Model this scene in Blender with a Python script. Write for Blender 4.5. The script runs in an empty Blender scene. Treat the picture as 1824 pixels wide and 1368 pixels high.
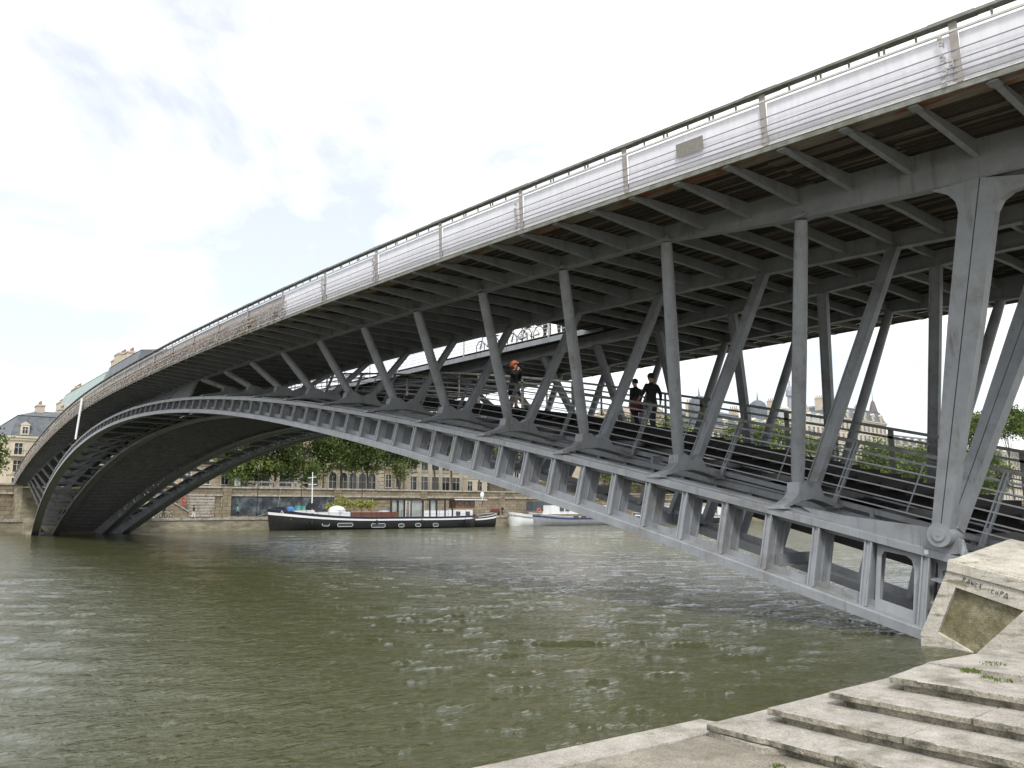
import bpy, bmesh, math, random
import numpy as np
from mathutils import Vector, Matrix
random.seed(7); rng = np.random.default_rng(11)
SC = bpy.context.scene
COL = SC.collection
# ------------------------------------------------------------------ camera
# scene frame used while building: x = across the river, y = to the right when crossing, z = up from the water.
# Blender frame is (x, -y, z).
CX, CY, CZ = -7.318, -17.0097, 2.51
YAW, PIT, ROL, FPX = 0.68198, 0.158944, -0.003581, 1419.87
FW = np.array([math.cos(YAW)*math.cos(PIT), math.sin(YAW)*math.cos(PIT), math.sin(PIT)])
_rt = np.array([-math.sin(YAW), math.cos(YAW), 0.0])
_up = np.array([-math.cos(YAW)*math.sin(PIT), -math.sin(YAW)*math.sin(PIT), math.cos(PIT)])
RT = _rt*math.cos(ROL)+_up*math.sin(ROL); UP = -_rt*math.sin(ROL)+_up*math.cos(ROL)
def fl(v): return Vector((v[0], -v[1], v[2]))
cam_d = bpy.data.cameras.new('camera'); cam = bpy.data.objects.new('camera', cam_d); COL.objects.link(cam)
R3 = Matrix((fl(RT), fl(UP), -fl(FW))).transposed()
cam.matrix_world = Matrix.Translation((CX, -CY, CZ)) @ R3.to_4x4()
cam_d.sensor_width = 36.0; cam_d.lens = FPX/1824*36; cam_d.clip_start = .1; cam_d.clip_end = 9000
SC.camera = cam
# ------------------------------------------------------------------ world, sun, exposure
SUN_EL, SUN_AZ = math.radians(50), math.radians(138)     # azimuth: direction the light comes from, Blender xy angle from +x
w = bpy.data.worlds.new('World'); SC.world = w; w.use_nodes = True
nt = w.node_tree; nt.nodes.clear()
def nd(t, typ, **kw):
    n = t.nodes.new(typ)
    for k, v in kw.items(): setattr(n, k, v)
    return n
out = nd(nt, 'ShaderNodeOutputWorld')
sky = nd(nt, 'ShaderNodeTexSky', sky_type='NISHITA', sun_disc=False)
sky.sun_elevation = SUN_EL; sky.sun_rotation = math.radians(90)-SUN_AZ; sky.dust_density = 1.5
b1 = nd(nt, 'ShaderNodeBackground'); b1.inputs[1].default_value = .15
b2 = nd(nt, 'ShaderNodeBackground'); b2.inputs[0].default_value = (1, 1, 1, 1); b2.inputs[1].default_value = 1.35
tc = nd(nt, 'ShaderNodeTexCoord')
mp = nd(nt, 'ShaderNodeMapping'); mp.inputs['Scale'].default_value = (1, 1, 1.9); mp.inputs['Location'].default_value = (7.7, 3.3, .9)
no = nd(nt, 'ShaderNodeTexNoise'); no.inputs['Scale'].default_value = 2.1; no.inputs['Detail'].default_value = 9; no.inputs['Roughness'].default_value = .55
no.inputs['Distortion'].default_value = .3
cr = nd(nt, 'ShaderNodeValToRGB'); cr.color_ramp.elements[0].position = .43; cr.color_ramp.elements[0].color = (.48,)*3+(1,)
cr.color_ramp.elements[1].position = .585; cr.color_ramp.elements[1].color = (1, 1, 1, 1)
mx = nd(nt, 'ShaderNodeMixShader')
nt.links.new(tc.outputs['Generated'], mp.inputs[0]); nt.links.new(mp.outputs[0], no.inputs[0]); nt.links.new(no.outputs[0], cr.inputs[0])
nt.links.new(sky.outputs[0], b1.inputs[0]); nt.links.new(cr.outputs[0], mx.inputs[0]); nt.links.new(b1.outputs[0], mx.inputs[1]); nt.links.new(b2.outputs[0], mx.inputs[2])
nt.links.new(mx.outputs[0], out.inputs[0])
sd = bpy.data.lights.new('sun', 'SUN'); sd.energy = 2.6; sd.angle = math.radians(14); sd.color = (1, .97, .92)
so = bpy.data.objects.new('sun', sd); COL.objects.link(so)
_d = Vector((math.cos(SUN_EL)*math.cos(SUN_AZ), math.cos(SUN_EL)*math.sin(SUN_AZ), math.sin(SUN_EL)))
so.rotation_euler = _d.to_track_quat('Z', 'Y').to_euler(); so.location = (0, 0, 60)
vs = SC.view_settings; vs.view_transform = 'Standard'; vs.look = 'None'; vs.exposure = 0.15; vs.gamma = 1; vs.use_curve_mapping = False
# ------------------------------------------------------------------ helpers
def ray(u, v): d = FW*FPX+RT*(u-912)-UP*(v-684); return d/np.linalg.norm(d)
C0 = np.array([CX, CY, CZ])
def PX(u, v, x): d = ray(u, v); return C0+d*((x-CX)/d[0])
def PY(u, v, y): d = ray(u, v); return C0+d*((y-CY)/d[1])
def PZ(u, v, z): d = ray(u, v); return C0+d*((z-CZ)/d[2])
MATS = {}
def mat(name, col, rough=.6, var=.25, scale=3.0, spec=.4, metal=0.0, bump=0.0, bscale=None, col2=None, thr=(.45, .62), stretch=None, detail=6, speck=0.0, streak=None):
    """principled with two-octave colour variation; col2 = stain colour mixed in by noise"""
    if name in MATS: return MATS[name]
    m = bpy.data.materials.new(name); m.use_nodes = True; t = m.node_tree; b = t.nodes['Principled BSDF']
    b.inputs['Roughness'].default_value = rough; b.inputs['Metallic'].default_value = metal
    b.inputs['Specular IOR Level'].default_value = spec
    tc = nd(t, 'ShaderNodeTexCoord'); mp = nd(t, 'ShaderNodeMapping')
    if stretch: mp.inputs['Scale'].default_value = stretch
    t.links.new(tc.outputs['Object'], mp.inputs[0])
    n1 = nd(t, 'ShaderNodeTexNoise'); n1.inputs['Scale'].default_value = scale; n1.inputs['Detail'].default_value = detail; n1.inputs['Roughness'].default_value = .62
    t.links.new(mp.outputs[0], n1.inputs[0])
    r = nd(t, 'ShaderNodeValToRGB'); lo = tuple(c*(1-var) for c in col); hi = tuple(min(1, c*(1+var)) for c in col)
    r.color_ramp.elements[0].position = .3; r.color_ramp.elements[1].position = .7
    r.color_ramp.elements[0].color = lo+(1,); r.color_ramp.elements[1].color = hi+(1,)
    t.links.new(n1.outputs[0], r.inputs[0]); last = r.outputs[0]
    if col2:
        n2 = nd(t, 'ShaderNodeTexNoise'); n2.inputs['Scale'].default_value = scale*.45; n2.inputs['Detail'].default_value = 10; n2.inputs['Roughness'].default_value = .7
        t.links.new(mp.outputs[0], n2.inputs[0])
        r2 = nd(t, 'ShaderNodeValToRGB'); r2.color_ramp.elements[0].position = thr[0]; r2.color_ramp.elements[1].position = thr[1]
        t.links.new(n2.outputs[0], r2.inputs[0])
        m2 = nd(t, 'ShaderNodeMix', data_type='RGBA'); m2.inputs[7].default_value = tuple(col2)+(1,)
        t.links.new(r2.outputs[0], m2.inputs[0]); t.links.new(last, m2.inputs[6]); last = m2.outputs[2]
    if streak:   # run-off grime: noise drawn out vertically
        ms_ = nd(t, 'ShaderNodeMapping'); ms_.inputs['Scale'].default_value = (7, 7, .45); t.links.new(tc.outputs['Object'], ms_.inputs[0])
        n3 = nd(t, 'ShaderNodeTexNoise'); n3.inputs['Scale'].default_value = 1.0; n3.inputs['Detail'].default_value = 8; n3.inputs['Roughness'].default_value = .65; t.links.new(ms_.outputs[0], n3.inputs[0])
        r3 = nd(t, 'ShaderNodeValToRGB'); r3.color_ramp.elements[0].position = .56; r3.color_ramp.elements[1].position = .74; r3.color_ramp.elements[1].color = (.75, .75, .75, 1); t.links.new(n3.outputs[0], r3.inputs[0])
        m3 = nd(t, 'ShaderNodeMix', data_type='RGBA'); m3.inputs[7].default_value = tuple(streak)+(1,); t.links.new(r3.outputs[0], m3.inputs[0]); t.links.new(last, m3.inputs[6]); last = m3.outputs[2]
    if speck:
        n4 = nd(t, 'ShaderNodeTexNoise'); n4.inputs['Scale'].default_value = 55; n4.inputs['Detail'].default_value = 4; n4.inputs['Roughness'].default_value = .8; t.links.new(tc.outputs['Object'], n4.inputs[0])
        r4 = nd(t, 'ShaderNodeValToRGB'); r4.color_ramp.elements[0].position = .34; r4.color_ramp.elements[1].position = .52; r4.color_ramp.elements[0].color = (1-speck,)*3+(1,); t.links.new(n4.outputs[0], r4.inputs[0])
        m4 = nd(t, 'ShaderNodeMix', data_type='RGBA', blend_type='MULTIPLY'); m4.inputs[0].default_value = 1; t.links.new(last, m4.inputs[6]); t.links.new(r4.outputs[0], m4.inputs[7]); last = m4.outputs[2]
    t.links.new(last, b.inputs['Base Color'])
    if bump:
        nb = nd(t, 'ShaderNodeTexNoise'); nb.inputs['Scale'].default_value = bscale or scale*4; nb.inputs['Detail'].default_value = 8
        t.links.new(mp.outputs[0], nb.inputs[0])
        bp = nd(t, 'ShaderNodeBump'); bp.inputs['Strength'].default_value = bump; bp.inputs['Distance'].default_value = .03
        t.links.new(nb.outputs[0], bp.inputs['Height']); t.links.new(bp.outputs[0], b.inputs['Normal'])
    MATS[name] = m; return m
ORG = {}
def props(o, label=None, cat=None, group=None, kind=None):
    if label: o['label'] = label
    if cat: o['category'] = cat
    if group: o['group'] = group
    if kind: o['kind'] = kind
    return o
def thing(name, loc, label, cat, group=None):
    o = bpy.data.objects.new(name, None); COL.objects.link(o); o.location = fl(loc); o.empty_display_size = .2
    ORG[o.name] = np.array(loc, float); return props(o, label, cat, group)
class MB:
    def __init__(s): s.v = []; s.f = []; s.m = []; s.cm = 0
    def add(s, pts, faces):
        b = len(s.v); s.v += [tuple(map(float, p)) for p in pts]
        for f in faces: s.f.append([b+i for i in f]); s.m.append(s.cm)
        return s
    def hexa(s, p):      # 8 pts: bottom 4 (loop), top 4 (loop)
        return s.add(p, [(3, 2, 1, 0), (4, 5, 6, 7), (0, 1, 5, 4), (1, 2, 6, 5), (2, 3, 7, 6), (3, 0, 4, 7)])
    def box(s, x0, x1, y0, y1, z0, z1):
        return s.hexa([(x0, y0, z0), (x1, y0, z0), (x1, y1, z0), (x0, y1, z0), (x0, y0, z1), (x1, y0, z1), (x1, y1, z1), (x0, y1, z1)])
    def prism(s, A, B):  # two equal loops
        n = len(A); f = [tuple(range(n-1, -1, -1)), tuple(range(n, 2*n))]
        f += [(i, (i+1) % n, n+(i+1) % n, n+i) for i in range(n)]
        return s.add(list(A)+list(B), f)
    def tube(s, p, q, r0, r1=None, n=8, ref=None, sx=1.0):
        p = np.array(p, float); q = np.array(q, float); r1 = r0 if r1 is None else r1
        d = q-p; L = np.linalg.norm(d)
        if L < 1e-6: return s
        d /= L; a = np.array([0, 0, 1.]) if abs(d[2]) < .9 else np.array([1., 0, 0])
        if ref is not None: a = np.array(ref, float)
        e = np.cross(d, a); e /= np.linalg.norm(e); g = np.cross(d, e)
        A = [p+(e*math.cos(t)*sx+g*math.sin(t))*r0 for t in np.linspace(0, 2*math.pi, n, endpoint=False)]
        B = [q+(e*math.cos(t)*sx+g*math.sin(t))*r1 for t in np.linspace(0, 2*math.pi, n, endpoint=False)]
        return s.prism(A, B)
    def bar(s, p, q, wx, wy, ref=(1, 0, 0)):  # rectangular bar, wx along ref
        p = np.array(p, float); q = np.array(q, float); d = q-p; d /= np.linalg.norm(d)
        e = np.array(ref, float); e -= d*np.dot(e, d); e /= np.linalg.norm(e); g = np.cross(d, e)
        c = [(-1, -1), (1, -1), (1, 1), (-1, 1)]
        return s.prism([p+e*a*wx/2+g*b*wy/2 for a, b in c], [q+e*a*wx/2+g*b*wy/2 for a, b in c])
    def sweep(s, curve, sec, cap=True):
        """curve: list of (x,y,z); sec: list of (dy,dz) or function i->list"""
        rows = []; n = None; b = len(s.v)
        for i, c in enumerate(curve):
            q = sec(i) if callable(sec) else sec; n = len(q)
            s.v += [(float(c[0]), float(c[1]+a), float(c[2]+h)) for a, h in q]
        for i in range(len(curve)-1):
            for j in range(n):
                k = (j+1) % n; s.f.append([b+i*n+j, b+i*n+k, b+(i+1)*n+k, b+(i+1)*n+j]); s.m.append(s.cm)
        if cap:
            s.f.append([b+j for j in range(n-1, -1, -1)]); s.m.append(s.cm)
            s.f.append([b+(len(curve)-1)*n+j for j in range(n)]); s.m.append(s.cm)
        return s
    def lathe(s, base, prof, n=10):
        base = np.array(base, float); b = len(s.v); k = len(prof)
        for r, z in prof:
            for t in np.linspace(0, 2*math.pi, n, endpoint=False): s.v.append((base[0]+r*math.cos(t), base[1]+r*math.sin(t), base[2]+z))
        for i in range(k-1):
            for j in range(n): s.f.append([b+i*n+j, b+i*n+(j+1) % n, b+(i+1)*n+(j+1) % n, b+(i+1)*n+j]); s.m.append(s.cm)
        s.f.append([b+j for j in range(n-1, -1, -1)]); s.m.append(s.cm); s.f.append([b+(k-1)*n+j for j in range(n)]); s.m.append(s.cm)
        return s
    def mesh(s, name, mats, org=(0, 0, 0), smooth=False, recalc=True):
        me = bpy.data.meshes.new(name); o = org
        me.from_pydata([(x-o[0], -(y-o[1]), z-o[2]) for x, y, z in s.v], [], [f[::-1] for f in s.f])
        mats = mats if isinstance(mats, (list, tuple)) else [mats]
        for m in mats: me.materials.append(m)
        if len(mats) > 1: me.polygons.foreach_set('material_index', s.m)
        if recalc:
            bm = bmesh.new(); bm.from_mesh(me); bmesh.ops.recalc_face_normals(bm, faces=bm.faces); bm.to_mesh(me); bm.free()
        if smooth:
            me.polygons.foreach_set('use_smooth', [True]*len(me.polygons))
            if smooth != 'all':
                try: me.set_sharp_from_angle(angle=math.radians(40))
                except Exception: pass
        me.update(); return me
    def build(s, name, mats, parent=None, smooth=False, loc=None, **kw):
        org = ORG[parent.name] if parent is not None else np.array(loc if loc is not None else (0, 0, 0), float)
        o = bpy.data.objects.new(name, s.mesh(name, mats, org, smooth)); COL.objects.link(o)
        if parent is not None: o.parent = parent
        else: o.location = fl(org)
        ORG[o.name] = org; return props(o, **kw)
def inst(name, me, parent, loc, rz=0, scale=None):     # one more object on shared mesh data, loc in scene frame (absolute)
    o = bpy.data.objects.new(name, me); COL.objects.link(o)
    org = ORG[parent.name] if parent is not None else np.zeros(3)
    o.location = fl(np.array(loc)-org); o.rotation_euler.z = rz
    if scale: o.scale = scale
    if parent is not None: o.parent = parent
    ORG[o.name] = np.array(loc, float); return o
def copy_thing(root, loc, label, rz=None):
    r = root.copy(); COL.objects.link(r); r.location = fl(loc); r['label'] = label
    if rz is not None: r.rotation_euler.z = rz
    ORG[r.name] = np.array(loc, float)
    for c in root.children:
        d = c.copy(); COL.objects.link(d); d.parent = r
        for g in c.children:
            e = g.copy(); COL.objects.link(e); e.parent = d
    return r
# ------------------------------------------------------------------ materials
steel = mat('painted_steel', (.262, .278, .298), .42, .14, 2.2, .45, col2=(.165, .16, .145), thr=(.52, .72), bump=.06, streak=(.13, .115, .095))
steel_h = mat('handrail_metal', (.20, .205, .19), .6, .25, 6, col2=(.13, .13, .10), thr=(.45, .6))
post_m = mat('rail_post_metal', (.33, .30, .28), .6, .2, 8)
pale_m = mat('pale_rail_metal', (.55, .55, .52), .5, .15, 10)
wire_m = mat('stair_wire', (.42, .43, .44), .4, .1, 6)
rod_m = mat('rod_metal', (.22, .22, .25), .45, .15, 6)
wood = mat('deck_board_wood', (.07, .063, .055), .8, .45, 2.5, .2, stretch=(.6, 5, 5), col2=(.07, .055, .045), thr=(.4, .62))
wood_l = mat('deck_board_pale', (.15, .138, .118), .8, .4, 2.5, .2, stretch=(.6, 5, 5), col2=(.12, .10, .08), thr=(.45, .65))
wood_d = mat('deck_board_dark', (.045, .038, .032), .8, .45, 2.5, .2, stretch=(.6, 5, 5))
rustp = mat('edge_plank_rust', (.20, .175, .15), .8, .3, 1.6, .2, stretch=(.7, 3, 3), col2=(.20, .075, .035), thr=(.5, .58))
tread_m = mat('tread_wood', (.032, .029, .027), .75, .35, 4, .25, stretch=(4, 1, 4), bump=.2)
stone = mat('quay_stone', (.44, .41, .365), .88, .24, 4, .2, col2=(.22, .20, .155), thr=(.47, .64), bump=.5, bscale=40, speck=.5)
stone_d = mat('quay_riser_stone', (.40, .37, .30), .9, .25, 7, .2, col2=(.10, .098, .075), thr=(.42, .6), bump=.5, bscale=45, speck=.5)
ground_m = mat('worn_paving', (.36, .33, .27), .92, .28, 2.2, .2, col2=(.22, .20, .155), thr=(.46, .6), bump=.7, bscale=60, speck=.55)
conc = mat('pedestal_concrete', (.60, .565, .49), .85, .2, 3.0, .2, stretch=(1, 1, 5), col2=(.27, .24, .165), thr=(.53, .63), bump=.4, bscale=30, speck=.45, streak=(.22, .19, .12))
mossy = mat('mossy_render', (.23, .205, .125), .95, .35, 6, .15, col2=(.36, .33, .23), thr=(.5, .62), bump=.8, bscale=45, speck=.6)
far_quay = mat('far_quay_stone', (.30, .27, .20), .9, .3, .8, .2, col2=(.14, .13, .085), thr=(.45, .65), stretch=(1, 1, 3))
white_p = mat('white_paint', (.75, .76, .76), .4, .06, 3)
black_p = mat('black_hull_paint', (.018, .018, .02), .35, .3, 2)
glass_m = mat('dark_glass', (.035, .04, .045), .08, .3, 2, .6)
skin_m = mat('skin', (.48, .30, .22), .55, .08, 20)
grass_m = mat('grass_green', (.11, .15, .03), .8, .45, 3)
# brick-coursed stone for far walls
def coursed(name, c1, c2, mort, sx, row):
    m = bpy.data.materials.new(name); m.use_nodes = True; t = m.node_tree; b = t.nodes['Principled BSDF']; b.inputs['Roughness'].default_value = .9
    b.inputs['Specular IOR Level'].default_value = .2
    tcn = nd(t, 'ShaderNodeTexCoord'); sep = nd(t, 'ShaderNodeSeparateXYZ'); cmb = nd(t, 'ShaderNodeCombineXYZ'); ad = nd(t, 'ShaderNodeMath', operation='ADD')
    t.links.new(tcn.outputs['Object'], sep.inputs[0]); t.links.new(sep.outputs[0], ad.inputs[0]); t.links.new(sep.outputs[1], ad.inputs[1])
    t.links.new(ad.outputs[0], cmb.inputs[0]); t.links.new(sep.outputs[2], cmb.inputs[1])
    br = nd(t, 'ShaderNodeTexBrick'); br.inputs['Color1'].default_value = c1+(1,); br.inputs['Color2'].default_value = c2+(1,); br.inputs['Mortar'].default_value = mort+(1,)
    br.inputs['Scale'].default_value = 1; br.inputs['Brick Width'].default_value = sx; br.inputs['Row Height'].default_value = row; br.inputs['Mortar Size'].default_value = .035
    br.inputs['Bias'].default_value = -.1
    t.links.new(cmb.outputs[0], br.inputs[0])
    n = nd(t, 'ShaderNodeTexNoise'); n.inputs['Scale'].default_value = .35; n.inputs['Detail'].default_value = 10; n.inputs['Roughness'].default_value = .7
    t.links.new(tcn.outputs['Object'], n.inputs[0])
    mxn = nd(t, 'ShaderNodeMix', data_type='RGBA', blend_type='MULTIPLY'); mxn.inputs[0].default_value = .85
    r = nd(t, 'ShaderNodeValToRGB'); r.color_ramp.elements[0].position = .32; r.color_ramp.elements[1].position = .66; r.color_ramp.elements[0].color = (.42, .38, .32, 1); r.color_ramp.elements[1].color = (1.0, .98, .94, 1)
    t.links.new(n.outputs[0], r.inputs[0]); t.links.new(br.outputs[0], mxn.inputs[6]); t.links.new(r.outputs[0], mxn.inputs[7]); t.links.new(mxn.outputs[2], b.inputs['Base Color'])
    bp = nd(t, 'ShaderNodeBump'); bp.inputs['Strength'].default_value = .5; bp.inputs['Distance'].default_value = .05; bp.invert = True
    t.links.new(br.outputs['Fac'], bp.inputs['Height']); t.links.new(bp.outputs[0], b.inputs['Normal'])
    MATS[name] = m; return m
wall_st = coursed('upper_quay_wall_stone', (.34, .30, .23), (.25, .215, .16), (.15, .13, .1), 1.3, .55)
bld_st = coursed('building_limestone', (.52, .455, .345), (.46, .40, .30), (.30, .26, .2), 1.8, .62)
# panel sheet: thin white translucent plastic
pm = bpy.data.materials.new('white_sheet'); pm.use_nodes = True; t = pm.node_tree; t.nodes.remove(t.nodes['Principled BSDF'])
di = nd(t, 'ShaderNodeBsdfDiffuse'); tl = nd(t, 'ShaderNodeBsdfTranslucent'); ms = nd(t, 'ShaderNodeMixShader'); ms.inputs[0].default_value = .5
nn = nd(t, 'ShaderNodeTexNoise'); nn.inputs['Scale'].default_value = 2; nn.inputs['Detail'].default_value = 5
tcn = nd(t, 'ShaderNodeTexCoord'); mpn = nd(t, 'ShaderNodeMapping'); mpn.inputs['Scale'].default_value = (6, 6, .6); t.links.new(tcn.outputs['Object'], mpn.inputs[0]); t.links.new(mpn.outputs[0], nn.inputs[0])
rr = nd(t, 'ShaderNodeValToRGB'); rr.color_ramp.elements[0].color = (.90, .90, .93, 1); rr.color_ramp.elements[1].color = (.96, .96, .98, 1); rr.color_ramp.elements[0].position = .35; rr.color_ramp.elements[1].position = .65
t.links.new(nn.outputs[0], rr.inputs[0]); t.links.new(rr.outputs[0], di.inputs[0]); t.links.new(rr.outputs[0], tl.inputs[0])
bpn = nd(t, 'ShaderNodeBump'); bpn.inputs['Strength'].default_value = .4; bpn.inputs['Distance'].default_value = .02; t.links.new(nn.outputs[0], bpn.inputs['Height']); t.links.new(bpn.outputs[0], di.inputs['Normal'])
t.links.new(di.outputs[0], ms.inputs[1]); t.links.new(tl.outputs[0], ms.inputs[2]); t.links.new(ms.outputs[0], t.nodes['Material Output'].inputs[0])
sheet = pm
# brown wire-mesh infill, partly see-through
mm = bpy.data.materials.new('wire_mesh'); mm.use_nodes = True; t = mm.node_tree; b = t.nodes['Principled BSDF']; b.inputs['Roughness'].default_value = .6
tcn = nd(t, 'ShaderNodeTexCoord'); nn = nd(t, 'ShaderNodeTexNoise'); nn.inputs['Scale'].default_value = 7; nn.inputs['Detail'].default_value = 8; t.links.new(tcn.outputs['Object'], nn.inputs[0])
rr = nd(t, 'ShaderNodeValToRGB'); rr.color_ramp.elements[0].color = (.22, .18, .165, 1); rr.color_ramp.elements[1].color = (.50, .45, .42, 1); rr.color_ramp.elements[0].position = .35; rr.color_ramp.elements[1].position = .68
ra = nd(t, 'ShaderNodeMapRange'); ra.inputs[1].default_value = .3; ra.inputs[2].default_value = .7; ra.inputs[3].default_value = .55; ra.inputs[4].default_value = .98
t.links.new(nn.outputs[0], rr.inputs[0]); t.links.new(rr.outputs[0], b.inputs['Base Color']); t.links.new(nn.outputs[0], ra.inputs[0]); t.links.new(ra.outputs[0], b.inputs['Alpha'])
mesh_m = mm
# ------------------------------------------------------------------ water
wm = bpy.data.materials.new('river_water'); wm.use_nodes = True; t = wm.node_tree; b = t.nodes['Principled BSDF']
b.inputs['Roughness'].default_value = .06; b.inputs['IOR'].default_value = 1.5; b.inputs['Specular IOR Level'].default_value = .5
tcn = nd(t, 'ShaderNodeTexCoord')
nc = nd(t, 'ShaderNodeTexNoise'); nc.inputs['Scale'].default_value = .08; nc.inputs['Detail'].default_value = 3; t.links.new(tcn.outputs['Object'], nc.inputs[0])
rc = nd(t, 'ShaderNodeValToRGB'); rc.color_ramp.elements[0].color = (.058, .062, .025, 1); rc.color_ramp.elements[1].color = (.078, .080, .034, 1); t.links.new(nc.outputs[0], rc.inputs[0]); t.links.new(rc.outputs[0], b.inputs['Base Color'])
mpw = nd(t, 'ShaderNodeMapping'); mpw.inputs['Rotation'].default_value = (0, 0, math.radians(28)); mpw.inputs['Scale'].default_value = (1.0, .55, 1); t.links.new(tcn.outputs['Object'], mpw.inputs[0])
hs = []
for sc_, de, am in ((2.9, 6, .36), (7.5, 5, .30)):
    n = nd(t, 'ShaderNodeTexNoise'); n.inputs['Scale'].default_value = sc_; n.inputs['Detail'].default_value = de; n.inputs['Roughness'].default_value = .55; n.inputs['Distortion'].default_value = .6
    t.links.new(mpw.outputs[0], n.inputs[0]); mu = nd(t, 'ShaderNodeMath', operation='MULTIPLY'); mu.inputs[1].default_value = am; t.links.new(n.outputs[0], mu.inputs[0]); hs.append(mu)
a2 = nd(t, 'ShaderNodeMath', operation='ADD'); t.links.new(hs[0].outputs[0], a2.inputs[0]); t.links.new(hs[1].outputs[0], a2.inputs[1])
# calmer and rougher patches
np_ = nd(t, 'ShaderNodeTexNoise'); np_.inputs['Scale'].default_value = .12; np_.inputs['Detail'].default_value = 3; t.links.new(tcn.outputs['Object'], np_.inputs[0])
mr = nd(t, 'ShaderNodeMapRange'); mr.inputs[1].default_value = .35; mr.inputs[2].default_value = .65; mr.inputs[3].default_value = .55; mr.inputs[4].default_value = 1.0; t.links.new(np_.outputs[0], mr.inputs[0])
bp = nd(t, 'ShaderNodeBump'); bp.inputs['Distance'].default_value = .27; t.links.new(mr.outputs[0], bp.inputs['Strength']); t.links.new(a2.outputs[0], bp.inputs['Height']); t.links.new(bp.outputs[0], b.inputs['Normal'])
def spaced(a0, a1, f0, f1, d0, g):
    """fine steps d0 inside [f0, f1], growing by the factor g outside"""
    v = list(np.arange(f0, f1, d0)); q = f1; d = d0
    while q < a1: v.append(q); d = min(d*g, 40); q += d
    v.append(a1); q = f0-d0; d = d0
    while q > a0: v.insert(0, q); d = min(d*g, 40); q -= d
    v.insert(0, a0); return np.array(v)
wx_ = spaced(-60, 107.4, -5, 24, .10, 1.011); wy_ = spaced(-900, 1500, -19, 20, .105, 1.011)
GX, GY = np.meshgrid(wx_, wy_, indexing='ij'); GZ = np.zeros_like(GX); wr = np.random.default_rng(5)
sx_ = np.gradient(wx_)[:, None]; sy_ = np.gradient(wy_)[None, :]; spc = np.maximum(sx_, sy_)
warp = .8*np.sin(GX*.21+1.3)*np.cos(GY*.17)+.5*np.sin(GX*.5-GY*.43)
for k in range(46):
    lam = .36*1.066**k if k < 40 else wr.uniform(5, 9); th = wr.normal(math.radians(43), .27); kx, ky = math.cos(th)*6.283/lam, math.sin(th)*6.283/lam
    A_ = .0066*lam**(.75 if lam < 1.2 else .45)*wr.uniform(.6, 1.2); ph = wr.uniform(0, 6.28)
    env = .78+.22*np.sin(GX*wr.uniform(.1, .6)+GY*wr.uniform(-.5, .5)+wr.uniform(0, 6.28))
    w_ = np.sin(kx*(GX+warp*.35)+ky*(GY+warp*.3)+ph)
    GZ += (1.05 if lam < .9 else (.75 if lam < 1.6 else .5))*A_*env*(.85*w_+.45*(1-np.abs(w_)))*np.clip((lam/spc-2.2)/2, 0, 1)
nx_, ny_ = GX.shape; V = np.stack([GX, -GY, GZ], -1).reshape(-1, 3); I = np.arange(nx_*ny_).reshape(nx_, ny_)
Q = np.stack([I[:-1, :-1], I[:-1, 1:], I[1:, 1:], I[1:, :-1]], -1).reshape(-1, 4); nq = len(Q)
me = bpy.data.meshes.new('river_water'); me.vertices.add(len(V)); me.vertices.foreach_set('co', V.ravel()); me.loops.add(nq*4); me.loops.foreach_set('vertex_index', Q.ravel()); me.polygons.add(nq); me.polygons.foreach_set('loop_start', np.arange(nq)*4); me.polygons.foreach_set('loop_total', np.full(nq, 4)); me.polygons.foreach_set('use_smooth', np.ones(nq, bool)); me.materials.append(wm); me.update(calc_edges=True)
print('water verts', len(V)); wo = bpy.data.objects.new('river_water', me); COL.objects.link(wo); wo['kind'] = 'structure'

# ------------------------------------------------------------------ near bank: ground, diagonal-ended steps, landing
Z0, DZ = .64, .11
TU = [(1258, 1288), (1366, 1260), (1475, 1231), (1583, 1204)]
tips = [PZ(1258, 1288, Z0+DZ), PZ(1366, 1260, Z0+2*DZ), PZ(1475, 1231, Z0+3*DZ), PZ(1583, 1204, Z0+4*DZ)]
eA = PZ(600, 1432, Z0); eB = PZ(860, 1370, Z0); eC = PZ(1259, 1283, Z0)
g = MB(); far = -45
g.prism([(eA[0], -60, -1.5), (eB[0], eB[1], -1.5), (eC[0], eC[1], -1.5), (tips[0][0]-.1, tips[0][1]+.6, -1.5), (far, tips[0][1]+.6, -1.5), (far, -60, -1.5)],
        [(eA[0], -60, Z0), (eB[0], eB[1], Z0), (eC[0], eC[1], Z0), (tips[0][0]-.1, tips[0][1]+.6, Z0), (far, tips[0][1]+.6, Z0), (far, -60, Z0)])
g.build('quay_ground', ground_m, kind='structure')
# kerb stones along the water edge of the low quay
kb = thing('quay_edge', (eB[0], eB[1], Z0), None, None); kb['kind'] = 'structure'
ys = [-24, -21.2, -18.6, -16.1, -13.9, eC[1]-.05]
def ex(y): return eB[0]+(eC[0]-eB[0])*(y-eB[1])/(eC[1]-eB[1])
for a, b_ in zip(ys[:-1], ys[1:]):
    a += .012
    m = MB(); q = [(ex(a)-.34, a), (ex(a)+.02, a), (ex(b_)+.02, b_), (ex(b_)-.34, b_)]
    m.prism([(x, y, Z0-.3) for x, y in q], [(x, y, Z0+.012+.006*random.random()) for x, y in q]); m.build('kerb_stone', stone, kb)
def rough(q, step=.14, j=.003):
    out = []; n = len(q)
    for i in range(n):
        a, b_ = np.array(q[i], float), np.array(q[(i+1) % n], float); L_ = np.linalg.norm(b_-a); k = max(1, int(min(L_, 6)/step)); d = (b_-a)/max(L_, 1e-6); nn_ = np.array([-d[1], d[0]])
        for s_ in range(k):
            o = random.gauss(0, j) if s_ else 0
            if random.random() < .05 and s_: o *= 3
            out.append(tuple(a+(b_-a)*s_/k+nn_*o))
    return out
st = thing('stone_steps', tips[0], None, None); st['kind'] = 'structure'
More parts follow.
